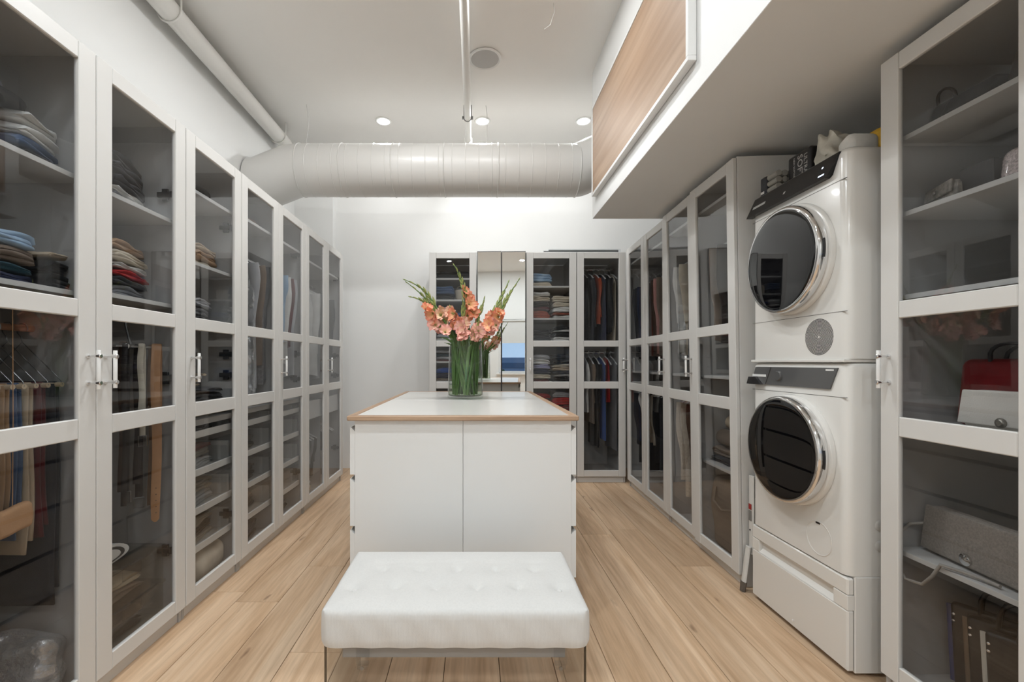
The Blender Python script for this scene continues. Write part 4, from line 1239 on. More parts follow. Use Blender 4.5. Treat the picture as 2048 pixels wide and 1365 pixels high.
stack(wDE, .30, .24, .070, .28, .30, [('black', .05, 'jeans'), ('navy', .05, 'jeans')], 'on wardrobe floor below plastic film', .2)
stack(wDE, .82, .24, .070, .28, .30, [('black', .05, 'jeans'), ('charcoal', .04, 'jeans')], 'on wardrobe floor below blue shirt', .2)
stack(wDE, .25, .22, 2.130, .28, .30, [('taupe', .05, 'blanket')], 'on the top shelf above the plastic film')

# ------------------------------------------------------------------ F, G
shelf(wFG, .019, .997, 2.105)
rod(wFG, .019, .997, 1.995)
fd = MB()
for (a, b) in ((.022, .505), (.508, .994)):
    d = bx('drawer', WHITE, wFG, a, b, .040, .058, .742, .902, .002)
    bx('drawer_box', CARC, d, a + .01, b - .01, .0585, .50, .752, .85)
bx('divider', CARC, wFG, .498, .514, .060, .571, .069, .741)
rod(wFG, .019, .497, .670, .27); rod(wFG, .515, .997, .670, .27)
for z in (.35, 1.10, 1.30, 2.10): hinge(wFG, .975, z, 1)
wF = 'in the far end wardrobe'
hang(wFG, .47, 1.995, 'white', .88, 'white shirt hanging first ' + wF, 'shirt', .55)
hang(wFG, .55, 1.995, 'pale grey', .92, 'pale grey shirt hanging right after the white shirt ' + wF, 'shirt', .5)
hang(wFG, .64, 1.995, 'taupe', .75, 'taupe cardigan hanging third ' + wF, 'cardigan', .5)
hang(wFG, .90, 1.995, 'charcoal', .85, 'charcoal jacket hanging alone beside the far wall ' + wF, 'jacket', .5)
for i, (c, L) in enumerate([('taupe', .40), ('charcoal', .44), ('grey', .36), ('black', .46)]):
    hang(wFG, .235 + .07 * i, .670, c, L, '%s child-size top on a short hanger below the white drawer, %s of four' % (c, ['first', 'second', 'third', 'last'][i]), 'blouse', .22, y=.27, half=.17)
hang(wFG, .80, .670, 'charcoal', .30, 'small charcoal top on the short rail nearest the bare wall', 'blouse', .18, y=.27, half=.15)
for i in range(4):
    loc, rot = at(wFG, .70 + .045 * i + (.10 if i > 1 else 0), .27, .670)
    o = put('empty_hanger', HM, WHITEP, None, loc, rot); tag(o, 'empty white hanger on the short rail below the white drawer, %s of four' % ['first', 'second', 'third', 'last'][i], 'hanger', 'empty hangers on the short rail')
stack(wFG, .32, .20, .070, .26, .28, [('beige', .05, 'blanket'), ('white', .04, 'blanket')], 'on the floor ' + wF, .3)
# ------------------------------------------------------------------ B1: beside the mirror, behind the flowers
for z in (2.100, 1.880, 1.660, 1.455, 1.245, 1.040, .70, .40): shelf(B1, .019, .465, z)
stack(B1, .24, .20, 2.100, .38, .32, [('charcoal', .05, 'blanket'), ('black', .03, 'blanket')], 'on top shelf beside the mirror')
stack(B1, .15, .20, 1.880, .22, .30, [('charcoal', .06, 'cardigan'), ('denim blue', .09, 'cushion')], 'on second shelf beside the mirror')
loc, rot = at(B1, .34, .17, 1.8805)
bk = empty('cream_basket', loc); bk.rotation_euler = rot
tag(bk, 'small cream fabric basket next to the blue cushion beside the mirror', 'basket')
MB().lathe([(0, 0), (.055, 0), (.075, .03), (.080, .11), (.076, .112), (.070, .03), (.05, .006), (0, .006)], 28).build('basket_body', fabric(COLS['cream']), bk, 50)
MB().tube([(-.078, 0, .10), (-.05, 0, .15), (0, 0, .165), (.05, 0, .15), (.078, 0, .10)], .005, 8).build('basket_handle', fabric(COLS['cream']), bk)
stack(B1, .15, .20, 1.660, .22, .30, [('white', .05), ('pale grey', .05), ('white', .045)], 'on third shelf beside the mirror')
stack(B1, .36, .20, 1.660, .18, .30, [('navy', .05), ('blue', .05)], 'next to white sweaters beside the mirror')
stack(B1, .22, .20, 1.455, .34, .30, [('white', .04), ('pale grey', .035), ('charcoal', .05)], 'on fourth shelf beside the mirror')
stack(B1, .20, .20, 1.245, .34, .30, [('maroon', .02), ('pale grey', .03), ('teal', .035), ('pale grey', .03)], 'on fifth shelf beside the mirror')
stack(B1, .22, .20, 1.040, .36, .30, [('taupe', .03), ('navy', .05), ('blue', .06)], 'on sixth shelf beside the mirror')

# ------------------------------------------------------------------ B2: folded sweaters
for z in (2.020, 1.690, 1.455, 1.030, .70, .40): shelf(B2, .019, .494, z)
w2 = 'in sweater wardrobe'
stack(B2, .16, .20, 2.020, .24, .30, [('cream', .05), ('pale blue', .09)], 'on top shelf ' + w2)
stack(B2, .145, .20, 1.690, .23, .30, [('rust', .085), ('maroon', .04), ('dark brown', .05), ('cream', .055), ('white', .05)], 'on second shelf, mirror side, ' + w2)
stack(B2, .37, .20, 1.690, .23, .30, [('white', .035), ('rust', .03), ('white', .055), ('cream', .05), ('cream', .065)], 'on second shelf, corner side, ' + w2)
stack(B2, .145, .20, 1.455, .24, .30, [('charcoal', .06), ('black', .06)], 'on third shelf, mirror side, ' + w2)
stack(B2, .37, .20, 1.455, .23, .30, [('white', .045), ('black', .05), ('white', .02), ('black', .04)], 'on third shelf, corner side, ' + w2)
stack(B2, .14, .20, 1.030, .23, .30, [('maroon', .035), ('cream', .05), ('navy', .05), ('lavender', .05), ('white', .05), ('pale grey', .05)], 'on fourth shelf, mirror side, ' + w2)
stack(B2, .37, .20, 1.030, .23, .30, [('black', .06), ('white', .02), ('charcoal', .035), ('beige', .04), ('cream', .03), ('black', .06), ('charcoal', .04)], 'on fourth shelf, corner side, ' + w2)
stack(B2, .14, .20, .70, .23, .30, [('dark red', .08), ('red', .08), ('red', .05)], 'on fifth shelf, mirror side, ' + w2)
stack(B2, .37, .20, .70, .23, .30, [('dark red', .09), ('red', .08), ('pale grey', .06)], 'on fifth shelf, corner side, ' + w2)

# ------------------------------------------------------------------ B3: hanging in the corner
rod(B3, .019, .481, 2.235); rod(B3, .019, .481, 1.340)
w3 = 'in the corner wardrobe'
up = [('black', .80, 'dress', 0), ('black', .76, 'jacket', .5), ('charcoal', .78, 'coat', .5), ('rust', .60, 'blouse', .4), ('navy', .78, 'dress', 0), ('black', .7, 'jacket', .5), ('cream', .80, 'scarf', 0)]
od = ['first', 'second', 'third', 'fourth', 'fifth', 'sixth', 'seventh', 'eighth']
for i, (c, L, k, sl) in enumerate(up):
    hang(B3, .070 + .060 * i, 2.235, c, L, '%s %s hanging %s on the upper rail %s' % (c, k, od[i], w3), k, sl, turn=radians(1.5), half=.16 if k == 'scarf' else .2, thick=.014)
lo_ = [('black', .90, 'dress', 0), ('white', .62, 'shirt', .4), ('taupe', .74, 'cardigan', .4), ('black', 1.0, 'coat', .5), ('blue', .92, 'dress', 0), ('red', .52, 'scarf', 0), ('grey', 1.02, 'trousers', 0)]
for i, (c, L, k, sl) in enumerate(lo_):
    hang(B3, .070 + .060 * i, 1.340, c, L, '%s %s hanging %s on the lower rail %s' % (c, k, od[i], w3), k, sl, turn=radians(1.5), half=.14 if k == 'scarf' else .2, thick=.014)
# film over the corner of the wardrobes, and the metal rails lying on top of them
tr = tag(empty('curtain_rail', (.735, 4.66, 2.3705)), 'grey metal rail in clear film lying on the wardrobes, nearer the wall', 'rail', 'metal rails on top of the wardrobes')
MB().box(0, .72, .10, .14, 0, .050, .002).build('rail_profile', pm('grey_aluminium', (128, 128, 126), .4, metal=.6), tr)
MB().box(-.01, .75, .092, .098, 0, .056, 0).build('plastic_film', CLEAR, tr)
tr = tag(empty('curtain_rail', (.765, 4.60, 2.3705)), 'grey metal rail in clear film lying on the wardrobes, nearer the room', 'rail', 'metal rails on top of the wardrobes')
MB().box(0, .72, .02, .06, 0, .028, .002).build('rail_profile', MATS['grey_aluminium'], tr)
MB().box(-.01, .74, .012, .018, 0, .034, 0).build('plastic_film', CLEAR, tr)

# ------------------------------------------------------------------ R1, R2: the leaning run
shelf(R1, .019, .985, 2.215)
rod(R1, .019, .985, 2.080); rod(R1, .019, .985, 1.060)
shelf(R1, .019, .985, 1.150)
for i, (c, L, k, sl) in enumerate([('charcoal', .80, 'coat', .5), ('black', .82, 'jacket', .5), ('navy', .78, 'coat', .5), ('black', .75, 'dress', 0), ('charcoal', .78, 'jacket', .5)]):
    hang(R1, .055 + .058 * i, 2.080, c, L, '%s %s hanging %s from the corner on the upper rail' % (c, k, od[i]), k, sl)
for i, (c, L, k, sl) in enumerate([('white', .78, 'blouse', .4), ('rust', .80, 'dress', 0), ('brown', .80, 'coat', .5), ('pink', .76, 'blouse', .4), ('taupe', .78, 'jacket', .5)]):
    hang(R1, .375 + .066 * i, 2.080, c, L, '%s %s hanging %s behind the door beside the rust clothes' % (c, k, od[i]), k, sl, turn=.12)
for i, (c, L, k, sl) in enumerate([('charcoal', .62, 'jacket', .5), ('black', .8, 'coat', .5), ('white', .30, 'blouse', .2), ('black', .85, 'dress', 0)]):
    hang(R1, .06 + .075 * i, 1.060, c, L, '%s %s hanging %s from the corner on the lower rail' % (c, k, od[i]), k, sl)
for i, (c, L, k, sl) in enumerate([('beige', .50, 'jacket', .42), ('cream', .55, 'shirt', .42), ('black', .7, 'jacket', .5), ('charcoal', .75, 'dress', 0)]):
    hang(R1, .40 + .075 * i, 1.060, c, L, '%s %s hanging %s on the lower rail below the rust clothes' % (c, k, od[i]), k, sl, turn=.1)
shelf(R2, .019, .490, 2.215); shelf(R2, .510, .985, 2.215)
rod(R2, .019, .490, 2.080); rod(R2, .510, .985, 2.080); rod(R2, .019, .490, 1.060); shelf(R2, .019, .490, 1.150)
SEQ = pm('silver_sequins', (176, 176, 178), .18, metal=.9, var=.5, vscale=120, bump=1.0, bscale=320)
film_bag(R2, .070, 2.08, .82, 'white dress under clear film, first from the rust clothes', colour='white', seed=9, thick=.020)
film_bag(R2, .170, 2.08, .84, 'cream gown under clear film next to the silver sequins', colour='cream', seed=11, thick=.020)
hang(R2, .250, 2.08, 'silver', .82, 'silver sequinned dress hanging beside the film-covered gowns', 'dress', 0, mat=SEQ)
hang(R2, .32, 2.08, 'rust', .80, 'rust coloured dress next to the silver sequinned dress', 'dress', 0)
hang(R2, .40, 2.08, 'charcoal', .80, 'charcoal coat hanging against the divider beside the rust dress', 'coat', .5)
FUZ = pm('cream_bouclé' if False else 'cream_boucle', (206, 192, 174), .95, var=.12, vscale=60, bump=1.0, bscale=160, sheen=.4)
hang(R2, .085, 1.060, 'cream', .72, 'long cream boucle cardigan on the lower rail, sleeve towards the glass', 'cardigan', .56, mat=FUZ, thick=.024)
hang(R2, .17, 1.060, 'cream', .80, 'second cream boucle cardigan hanging behind the first', 'cardigan', .50, mat=FUZ, thick=.024)
hang(R2, .26, 1.060, 'brown', .84, 'brown coat hanging behind the cream cardigans', 'coat', .5)
hang(R2, .35, 1.060, 'charcoal', .80, 'charcoal dress hanging behind the brown coat', 'dress', 0)
hang(R2, .62, 2.08, 'taupe', .72, 'taupe coat hanging beside the end panel near the dryer', 'coat', .5)
hang(R2, .72, 2.08, 'dark brown', .74, 'dark brown coat hanging behind the taupe coat near the dryer', 'coat', .5)
shelf(R2, .510, .985, .600); shelf(R2, .510, .985, 1.150)
stack(R2, .88, .22, .600, .18, .26, [('taupe', .04, 'towel'), ('olive', .05, 'towel')], 'on low shelf near the dryer')
for i, (c, zz) in enumerate([('taupe', .70), ('yellow', .70), ('beige', .79)]):
    loc, rot = at(R2, .665, .16 + (.0 if i == 0 else .12 if i == 1 else .06), zz + .05)
    m = MB().tube([(-.12, 0, 0), (-.115, 0, 0), (.115, 0, 0), (.12, 0, 0)], [.04, .05, .05, .04], 24)
    m.tube([(-.1205, 0, 0), (-.119, 0, 0)], [.018, .02], 16)
    o = m.build('rolled_towel', fabric(COLS[c]), None, 50, loc, rot)
    tag(o, '%s rolled towel on the low shelf near the dryer, %s of three' % (c, ['first', 'second', 'topmost'][i]), 'towel', 'rolled towels on the low shelf')
stack(R2, .665, .21, .600, .26, .28, [('charcoal', .045, 'blanket'), ('taupe', .05, 'blanket')], 'under the rolled towels near the dryer')
loc, rot = at(R2, .75, .25, .070, .05)
rb = empty('storage_bag', loc); rb.rotation_euler = rot
tag(rb, 'large taupe fabric storage bag on the wardrobe floor near the dryer', 'bag')
rounded(.40, .36, .44, .05, 6, lambda x, y, z: (x * (1 + .06 * z), y + .01 * sin(z * 18), z + (.012 * sin(x * 20) if z > .2 else 0))).build('bag_body', pm('taupe_canvas', (122, 108, 94), .9, var=.06, vscale=9, bump=.4, bscale=300), rb, 60)
MB().tube([(-.12, -.185, .38), (-.10, -.21, .30), (0, -.215, .27), (.10, -.21, .30), (.12, -.185, .38)], .008, 8).build('bag_handle', MATS['taupe_canvas'], rb)

# ------------------------------------------------------------------ R3: handbags
for z in (2.060, 1.783, 1.480, 1.010, .545): shelf(R3, .019, .981, z)
LEA = lambda n, c, r=.4: pm('leather_' + n, c, r, var=.05, vscale=12, bump=.3, bscale=220)
def bag(x, y, z, w, d, h, m, label, r=.02, turn=0.0, flap=None, lock=None, handle=None, strap=None, lean=0.0, name='handbag', fn=None):
    loc, rot = at(R3, x, y, z + .0006, turn)
    o = empty(name, loc); o.rotation_euler = (lean, 0, rot[2])
    tag(o, label, 'bag', 'handbags in the glass wardrobe')
    f = fn or (lambda a, b, c: (a * (1 - .06 * c / h), b * (1 - .35 * c / h), c))
    rounded(w, d, h, min(r, d * .45), 6, f).build('bag_body', m, o, 50)
    if flap:
        fm, fh = flap
        q = rounded(w * 1.01, .010, h * fh, .0045, 5, lambda a, b, c: (a * (1 - .06 * (c / h)), b - d * .5 * (1 - .35 * (c / h)) - .004, c), z0=h * (1 - fh))
        q.build('flap', fm, o, 50)
    if lock:
        lm, lz, lr = lock
        MB().lathe([(0, -.008), (lr * .45, -.008), (lr * .6, -.005), (lr, -.004), (lr, 0), (0, 0)], 24, (0, -d * .5 * (1 - .35 * lz / h) - (.0095 if flap else .0005), lz), 'y').build('turn_lock', lm, o, 50)
    if handle:
        hm, hw, hh, hr = handle
        for s in (-1, 1):
            MB().tube([(-hw, s * d * .25, h * .96)] + [(-hw * cos(pi * k / 10), s * (d * .25 + .015 * sin(pi * k / 10)), h + hh * sin(pi * k / 10) ** .8) for k in range(1, 10)] + [(hw, s * d * .25, h * .96)], hr, 10).build('bag_handle', hm, o, 50)
    if strap:
        sm, pts, sr = strap
        MB().tube(pts, sr, 8).build('strap', sm, o, 50)
    return o
BLK = LEA('black', (26, 24, 26), .3)
bag(.09, .20, 2.060, .10, .16, .11, BLK, 'black leather bag on the top shelf, beside the end panel', handle=(BLK, .03, .04, .005))
bag(.23, .16, 2.060, .16, .22, .075, pm('black_suede', (30, 29, 31), .9, bump=.4), 'low black suede bag in the middle of the top shelf')
bag(.37, .20, 2.060, .14, .20, .14, LEA('dark_brown', (44, 36, 34)), 'tall dark brown leather bag on the top shelf', handle=(LEA('dark_brown', (44, 36, 34)), .04, .04, .005))
EMB = pm('embroidered_silver', (150, 143, 134), .5, var=.35, vscale=70, bump=1.0, bscale=110)
loc, rot = at(R3, .115, .13, 1.783)
bag(.115, .13, 1.783, .15, .05, .075, EMB, 'small embroidered silver clutch on the second shelf', turn=-.35, lock=(CHROME, .05, .008), flap=(EMB, .6))
bag(.085, .28, 1.783, .11, .10, .085, BLK, 'black pouch lying behind the embroidered silver clutch')
bx_ = at(R3, .225, .17, 1.7836)
o = rounded(.10, .12, .10, .004, 3).build('jewellery_box', pm('dark_grey_card', (66, 64, 63), .8), None, 40, bx_[0], bx_[1]); tag(o, 'plain dark grey box between the silver clutch and glittering bag', 'box')
GLT = pm('iridescent_glitter', (206, 190, 186), .25, metal=.35, var=.45, vscale=160, bump=1.0, bscale=420, coat=.5)
bag(.355, .15, 1.783, .17, .07, .115, GLT, 'glittering pale pink evening bag on the second shelf', r=.03, strap=(CHROME, [(-.06, 0, .11), (-.03, 0, .118), (.03, 0, .118), (.06, 0, .11)], .003))
RED = LEA('red', (128, 18, 24), .35)
bag(.25, .235, 1.010, .34, .10, .235, RED, 'large dark red handbag behind the white clutch', r=.03, handle=(BLK, .07, .05, .006))
WHL = LEA('white', (214, 210, 202), .4)
bag(.345, .095, 1.010, .25, .075, .135, WHL, 'white flap clutch with a round metal turn lock', r=.03, flap=(WHL, .80), lock=(pm('old_metal', (150, 146, 138), .35, metal=.9), .040, .015))
WOV = pm('grey_woven', (150, 142, 134), .75, var=.18, vscale=150, bump=1.0, bscale=300, stretch=(1, 1, 1))
stp = pm('grey_strap', (168, 162, 154), .6)
bag(.215, .135, .545, .34, .07, .170, WOV, 'long grey woven bag with a round turn lock on the low shelf', r=.02, turn=-.10, flap=(WOV, .93), lock=(CHROME, .035, .020),
    strap=(stp, [(-.165, -.01, .10), (-.178, -.07, .09), (-.178, -.120, .04), (-.165, -.1265, -.05), (-.13, -.123, -.095), (-.07, -.117, -.085), (-.035, -.114, -.04), (-.01, -.110, .010), (.04, -.09, .012), (.09, -.07, .0105), (.13, -.065, .0095)], .0055))
bag(.43, .085, .545, .11, .06, .075, BLK, 'small black pouch at the front of the low shelf', r=.028)
def tote(x, y, edge, label, turn, h=.30, w=.26, d=.050):
    o = bag(x, y, .068, w, d, h, BLK, label, r=.012, turn=turn, lean=.0, handle=(BLK, .070, .10, .0065), fn=lambda a, b, c: (a * (1 + .10 * c / h), b * (1 - .3 * c / h), c), name='tote_bag')
    em = pm('tote_edge_%d_%d_%d' % edge, edge, .35)
    MB().tube([(-w / 2 * (1 + .10 * t) - .002, -d * .32 * (1 - .3 * t), h * t) for t in (.08, .4, .7, .98)], [(.008, .003)] * 4, 10, flat=(0, 1, 0)).build('edge_band', em, o, 50)
    for zz in (.80, .88):
        MB().lathe([(0, -.005), (.004, -.004), (.005, 0)], 12, (-w / 2 * 1.02, -d * .42 * (1 - .3 * zz), h * zz), 'y').build('stud', CHROME, o)
    return o
tote(.19, .27, (36, 56, 110), 'black tote with a blue edge band, foremost of the totes', .55)
tote(.275, .235, (108, 88, 70), 'black tote with a bronze edge band, between the other totes', .55)
tote(.36, .20, (196, 190, 178), 'black tote with a cream edge band, last of the totes', .55)

# ------------------------------------------------------------------ on top of the dryer, beside the washer
def dry(x, y, z, rz=0.0): return at(dy, x, y, z, rz)
DT = 1.247 + .838
def text_mesh(body, size, parent, loc, rot, m, name='lettering'):
    """flat printed writing as a real mesh"""
    c = bpy.data.curves.new(name, 'FONT'); c.body = body; c.size = size; c.align_x = 'CENTER'; c.align_y = 'CENTER'; c.extrude = .0003; c.resolution_u = 3
    t = bpy.data.objects.new('lettering_source', c); COL.objects.link(t)
    bpy.context.view_layer.update()
    me = bpy.data.meshes.new_from_object(t.evaluated_get(bpy.context.evaluated_depsgraph_get()))
    bpy.data.objects.remove(t); bpy.data.curves.remove(c)
    me.name = name; me.materials.clear()
    return put(name, me, m, parent, loc, rot)
INK = pm('pale_ink', (190, 188, 186), .6)
o = empty('paper_roll_pack', (1.555, 2.312, DT + .001), R90)
tag(o, 'wrapped pack of rolls with a dark printed end on the dryer top', 'pack')
rounded(.045, .13, .105, .010, 4).build('pack_end', pm('dark_print', (34, 36, 44), .45, var=.35, vscale=30), o, 50)
for k in range(4):
    MB().tube([(.025, -.045 + .03 * k, .028), (.095, -.045 + .03 * k, .028)], .0145, 16).build('roll', pm('grey_roll', (150, 147, 140), .6, var=.1), o, 60)
for k in range(4):
    MB().tube([(.025, -.045 + .03 * k, .060), (.095, -.045 + .03 * k, .060)], .0145, 16).build('roll', MATS['grey_roll'], o, 60)
for k in range(4):
    MB().tube([(.025, -.045 + .03 * k, .091), (.095, -.045 + .03 * k, .091)], .0145, 16).build('roll', MATS['grey_roll'], o, 60)
MB().box(-.015, .012, -.0662, -.0648, .018, .030, .0003).build('price_label', WHITE, o)
o = empty('tissue_pack', (1.600, 2.118, DT + .001), R90)
tag(o, 'black wrapped tissue pack printed ULTRA SOFT on top of the dryer', 'pack')
rounded(.15, .13, .145, .012, 5).build('wrapper', pm('black_wrapper', (26, 26, 30), .3, var=.15, vscale=25), o, 60)
text_mesh('ULTRA', .030, o, (.044, -.0655, .075), (pi / 2, pi / 2, 0), INK)
text_mesh('SOFT', .046, o, (.008, -.0655, .075), (pi / 2, pi / 2, 0), INK)
text_mesh('NEW SOFTNESS', .015, o, (-.030, -.0655, .075), (pi / 2, pi / 2, 0), INK)
CRB = pm('crumpled_white_film', (196, 192, 180), .35, var=.18, vscale=16, bump=1.0, bscale=40)
o = rounded(.13, .11, .150, .04, 7, lambda x, y, z: (x * (1 - .4 * z / .15) + .010 * sin(z * 75 + y * 20), y + .010 * sin(x * 60 + z * 50), z + (.012 * sin(x * 90 + y * 55) if z > .05 else 0))).build('crumpled_bag', CRB, None, 50, (1.565, 1.950, DT + .001), (0, 0, R90 + .1))
tag(o, 'crumpled white plastic bag on the dryer top beside the tissue pack', 'bag')
o = empty('cloth_pack', (1.70, 1.835, DT + .001), R90)
tag(o, 'yellow printed pack on the dryer top beside the handbag wardrobe', 'pack')
rounded(.09, .15, .105, .03, 5).build('wrapper', pm('yellow_wrapper', (222, 176, 48), .45, var=.25, vscale=14), o, 60)
o = rounded(.075, .13, .075, .028, 5, lambda x, y, z: (x, y, z + (.006 * sin(x * 70) if z > .03 else 0))).build('folded_cloth', fabric(COLS['white']), None, 60, (1.575, 1.835, DT + .001), (0, 0, R90))
tag(o, 'white folded cleaning cloth on the dryer top in front of the yellow pack', 'cloth')
# folded step stool leaning in the gap
o = empty('step_stool', (1.505, 2.408, 0)); o.rotation_euler = (0, 0, R90)
tag(o, 'folded white step stool standing in the gap beside the washing machine', 'stool')
sm = pm('stool_white', (212, 210, 205), .4)
for k, (a, b) in enumerate(((-.006, .002), )):
    pass
MB().tube([(.0, -.012, .62), (.0, -.012, .20)], [(.021, .009)] * 2, 12, flat=(0, 1, 0)).build('rail', sm, o)
MB().tube([(.0, -.03, .24), (.0, -.055, .05)], [(.019, .010)] * 2, 12, flat=(0, 1, 0)).build('leg', sm, o)
MB().tube([(.0, -.0555, .052), (.0, -.062, .0)], [(.022, .013), (.018, .012)], 12, flat=(0, 1, 0)).build('foot', pm('foot_grey', (96, 88, 80), .7), o)
MB().tube([(.0, .10, .60), (.0, .16, .02)], [(.019, .009)] * 2, 12, flat=(0, 1, 0)).build('leg', sm, o)
bx('step', pm('stool_step', (70, 70, 70), .6), o, -.014, .016, .005, .10, .50, .60)
MB().box(-.012, .012, -.0225, -.0212, .44, .47, .0003).build('red_label', pm('label_red', (150, 40, 36), .6), o)
MB().box(-.012, .012, -.0225, -.0212, .38, .435, .0003).build('grey_label', pm('label_grey', (120, 118, 114), .6), o)
MB().lathe([(0, -.024), (.004, -.024), (.004, -.02), (0, -.02)], 10, (0, 0, .33), 'y').build('rivet', DARK, o)

# ------------------------------------------------------------------ vase with gladioli
VX, VY, VZ = -.064, 2.985, IH + .0213
va = tag(empty('glass_vase', (VX, VY, VZ)), 'tall clear glass vase of gladioli on the island top', 'vase')
prof = [(0, 0), (.112, 0), (.119, .006), (.119, .02), (.112, .20), (.106, .398), (.104, .400), (.102, .398), (.1075, .20), (.114, .024), (.10, .018), (0, .018)]
MB().lathe(prof, 56).build('vase_body', VASEG, va, 60)
MB().lathe([(0, .0185), (.0995, .0185), (.1130, .025), (.1115, .094), (.1105, .096), (0, .0955)], 48).build('water', glass('vase_water', (.93, .96, .88), 1.33, boost=1.5), va, 60)
GRN = pm('stem_green', (92, 124, 60), .5, var=.25, vscale=18)
BUD = pm('bud_green', (150, 158, 92), .55, var=.22, vscale=30)
DGRN = pm('leaf_green', (82, 112, 56), .5, var=.2, vscale=12)
def petal_mat(n, a, b):
    if n in MATS: return MATS[n]
    m, nt, N, L, P = nodes_of(n)
    P.inputs['Roughness'].default_value = .55; P.inputs['Subsurface Weight'].default_value = .15
    P.inputs['Subsurface Radius'].default_value = (.01, .005, .004)
    tc = N.new('ShaderNodeTexCoord'); ln = N.new('ShaderNodeVectorMath'); ln.operation = 'LENGTH'
    nz = N.new('ShaderNodeTexNoise'); nz.inputs['Scale'].default_value = 45
    L.new(tc.outputs['Object'], ln.inputs[0]); L.new(tc.outputs['Object'], nz.inputs['Vector'])
    ad = N.new('ShaderNodeMath'); ad.operation = 'MULTIPLY_ADD'; ad.inputs[1].default_value = .018; L.new(nz.outputs['Fac'], ad.inputs[0]); L.new(ln.outputs['Value'], ad.inputs[2])
    mr = N.new('ShaderNodeMapRange'); mr.inputs[1].default_value = .015; mr.inputs[2].default_value = .062
    L.new(ad.outputs[0], mr.inputs[0])
    rp = N.new('ShaderNodeValToRGB'); rp.color_ramp.elements[0].color = srgb(*a); rp.color_ramp.elements[1].color = srgb(*b)
    L.new(mr.outputs[0], rp.inputs[0]); L.new(rp.outputs[0], P.inputs['Base Color'])
    MATS[n] = m
    return m
CORAL = petal_mat('petal_coral', (240, 200, 140), (238, 152, 122))
PEACH = petal_mat('petal_peach', (240, 214, 160), (244, 190, 168))
PINK = petal_mat('petal_pink', (240, 206, 170), (240, 176, 164))
def floret(seed, size=.048, openk=1.0):
    r = random.Random(seed); m = MB()
    for k in range(6):
        a0 = 2 * pi * k / 6 + r.uniform(-.12, .12); outer = k % 2
        wd = size * (1.05 if outer else .85); ln = size * r.uniform(.92, 1.1); cur = r.uniform(.5, .95) * openk; ph = r.uniform(0, 6)
        def P(u, v, a0=a0, wd=wd, ln=ln, cur=cur, ph=ph, outer=outer):
            t = v; w = wd * (sin(pi * (.10 + .70 * t)) ** .8)
            rad = .006 + ln * (t ** 1.15) * (.35 + .65 * cur * t ** .5); z = ln * (.95 * t - .42 * cur * t * t) + (0 if outer else .002)
            s = (u - .5) * 2
            ruff = .16 * ln * t * t * sin(11 * u + ph) * (.3 + .7 * abs(s))
            rad *= (1 - .16 * s * s * t); x = rad * cos(a0) - s * w * .5 * sin(a0); y = rad * sin(a0) + s * w * .5 * cos(a0)
            return (x, y, z + ruff + .12 * ln * s * s * t)
        m.grid(P, 9, 8)
    return m.mesh('flower', 80)
FLM = [floret(s, .050, 1.0) for s in (1, 2, 3)] + [floret(7, .040, .45)]
bud_m = MB().tube([(0, 0, 0), (.001, 0, .012), (.002, 0, .030), (.001, 0, .048), (0, 0, .058)], [.003, .0075, .0080, .0045, .001], 8).mesh('bud', 60)
leaf_mesh = None
px = lambda x, y, dz=0.0: Vector(((x - 950) * (VY + dz) / FPX, VY + dz, CAM_H + (725 - y) * (VY + dz) / FPX))
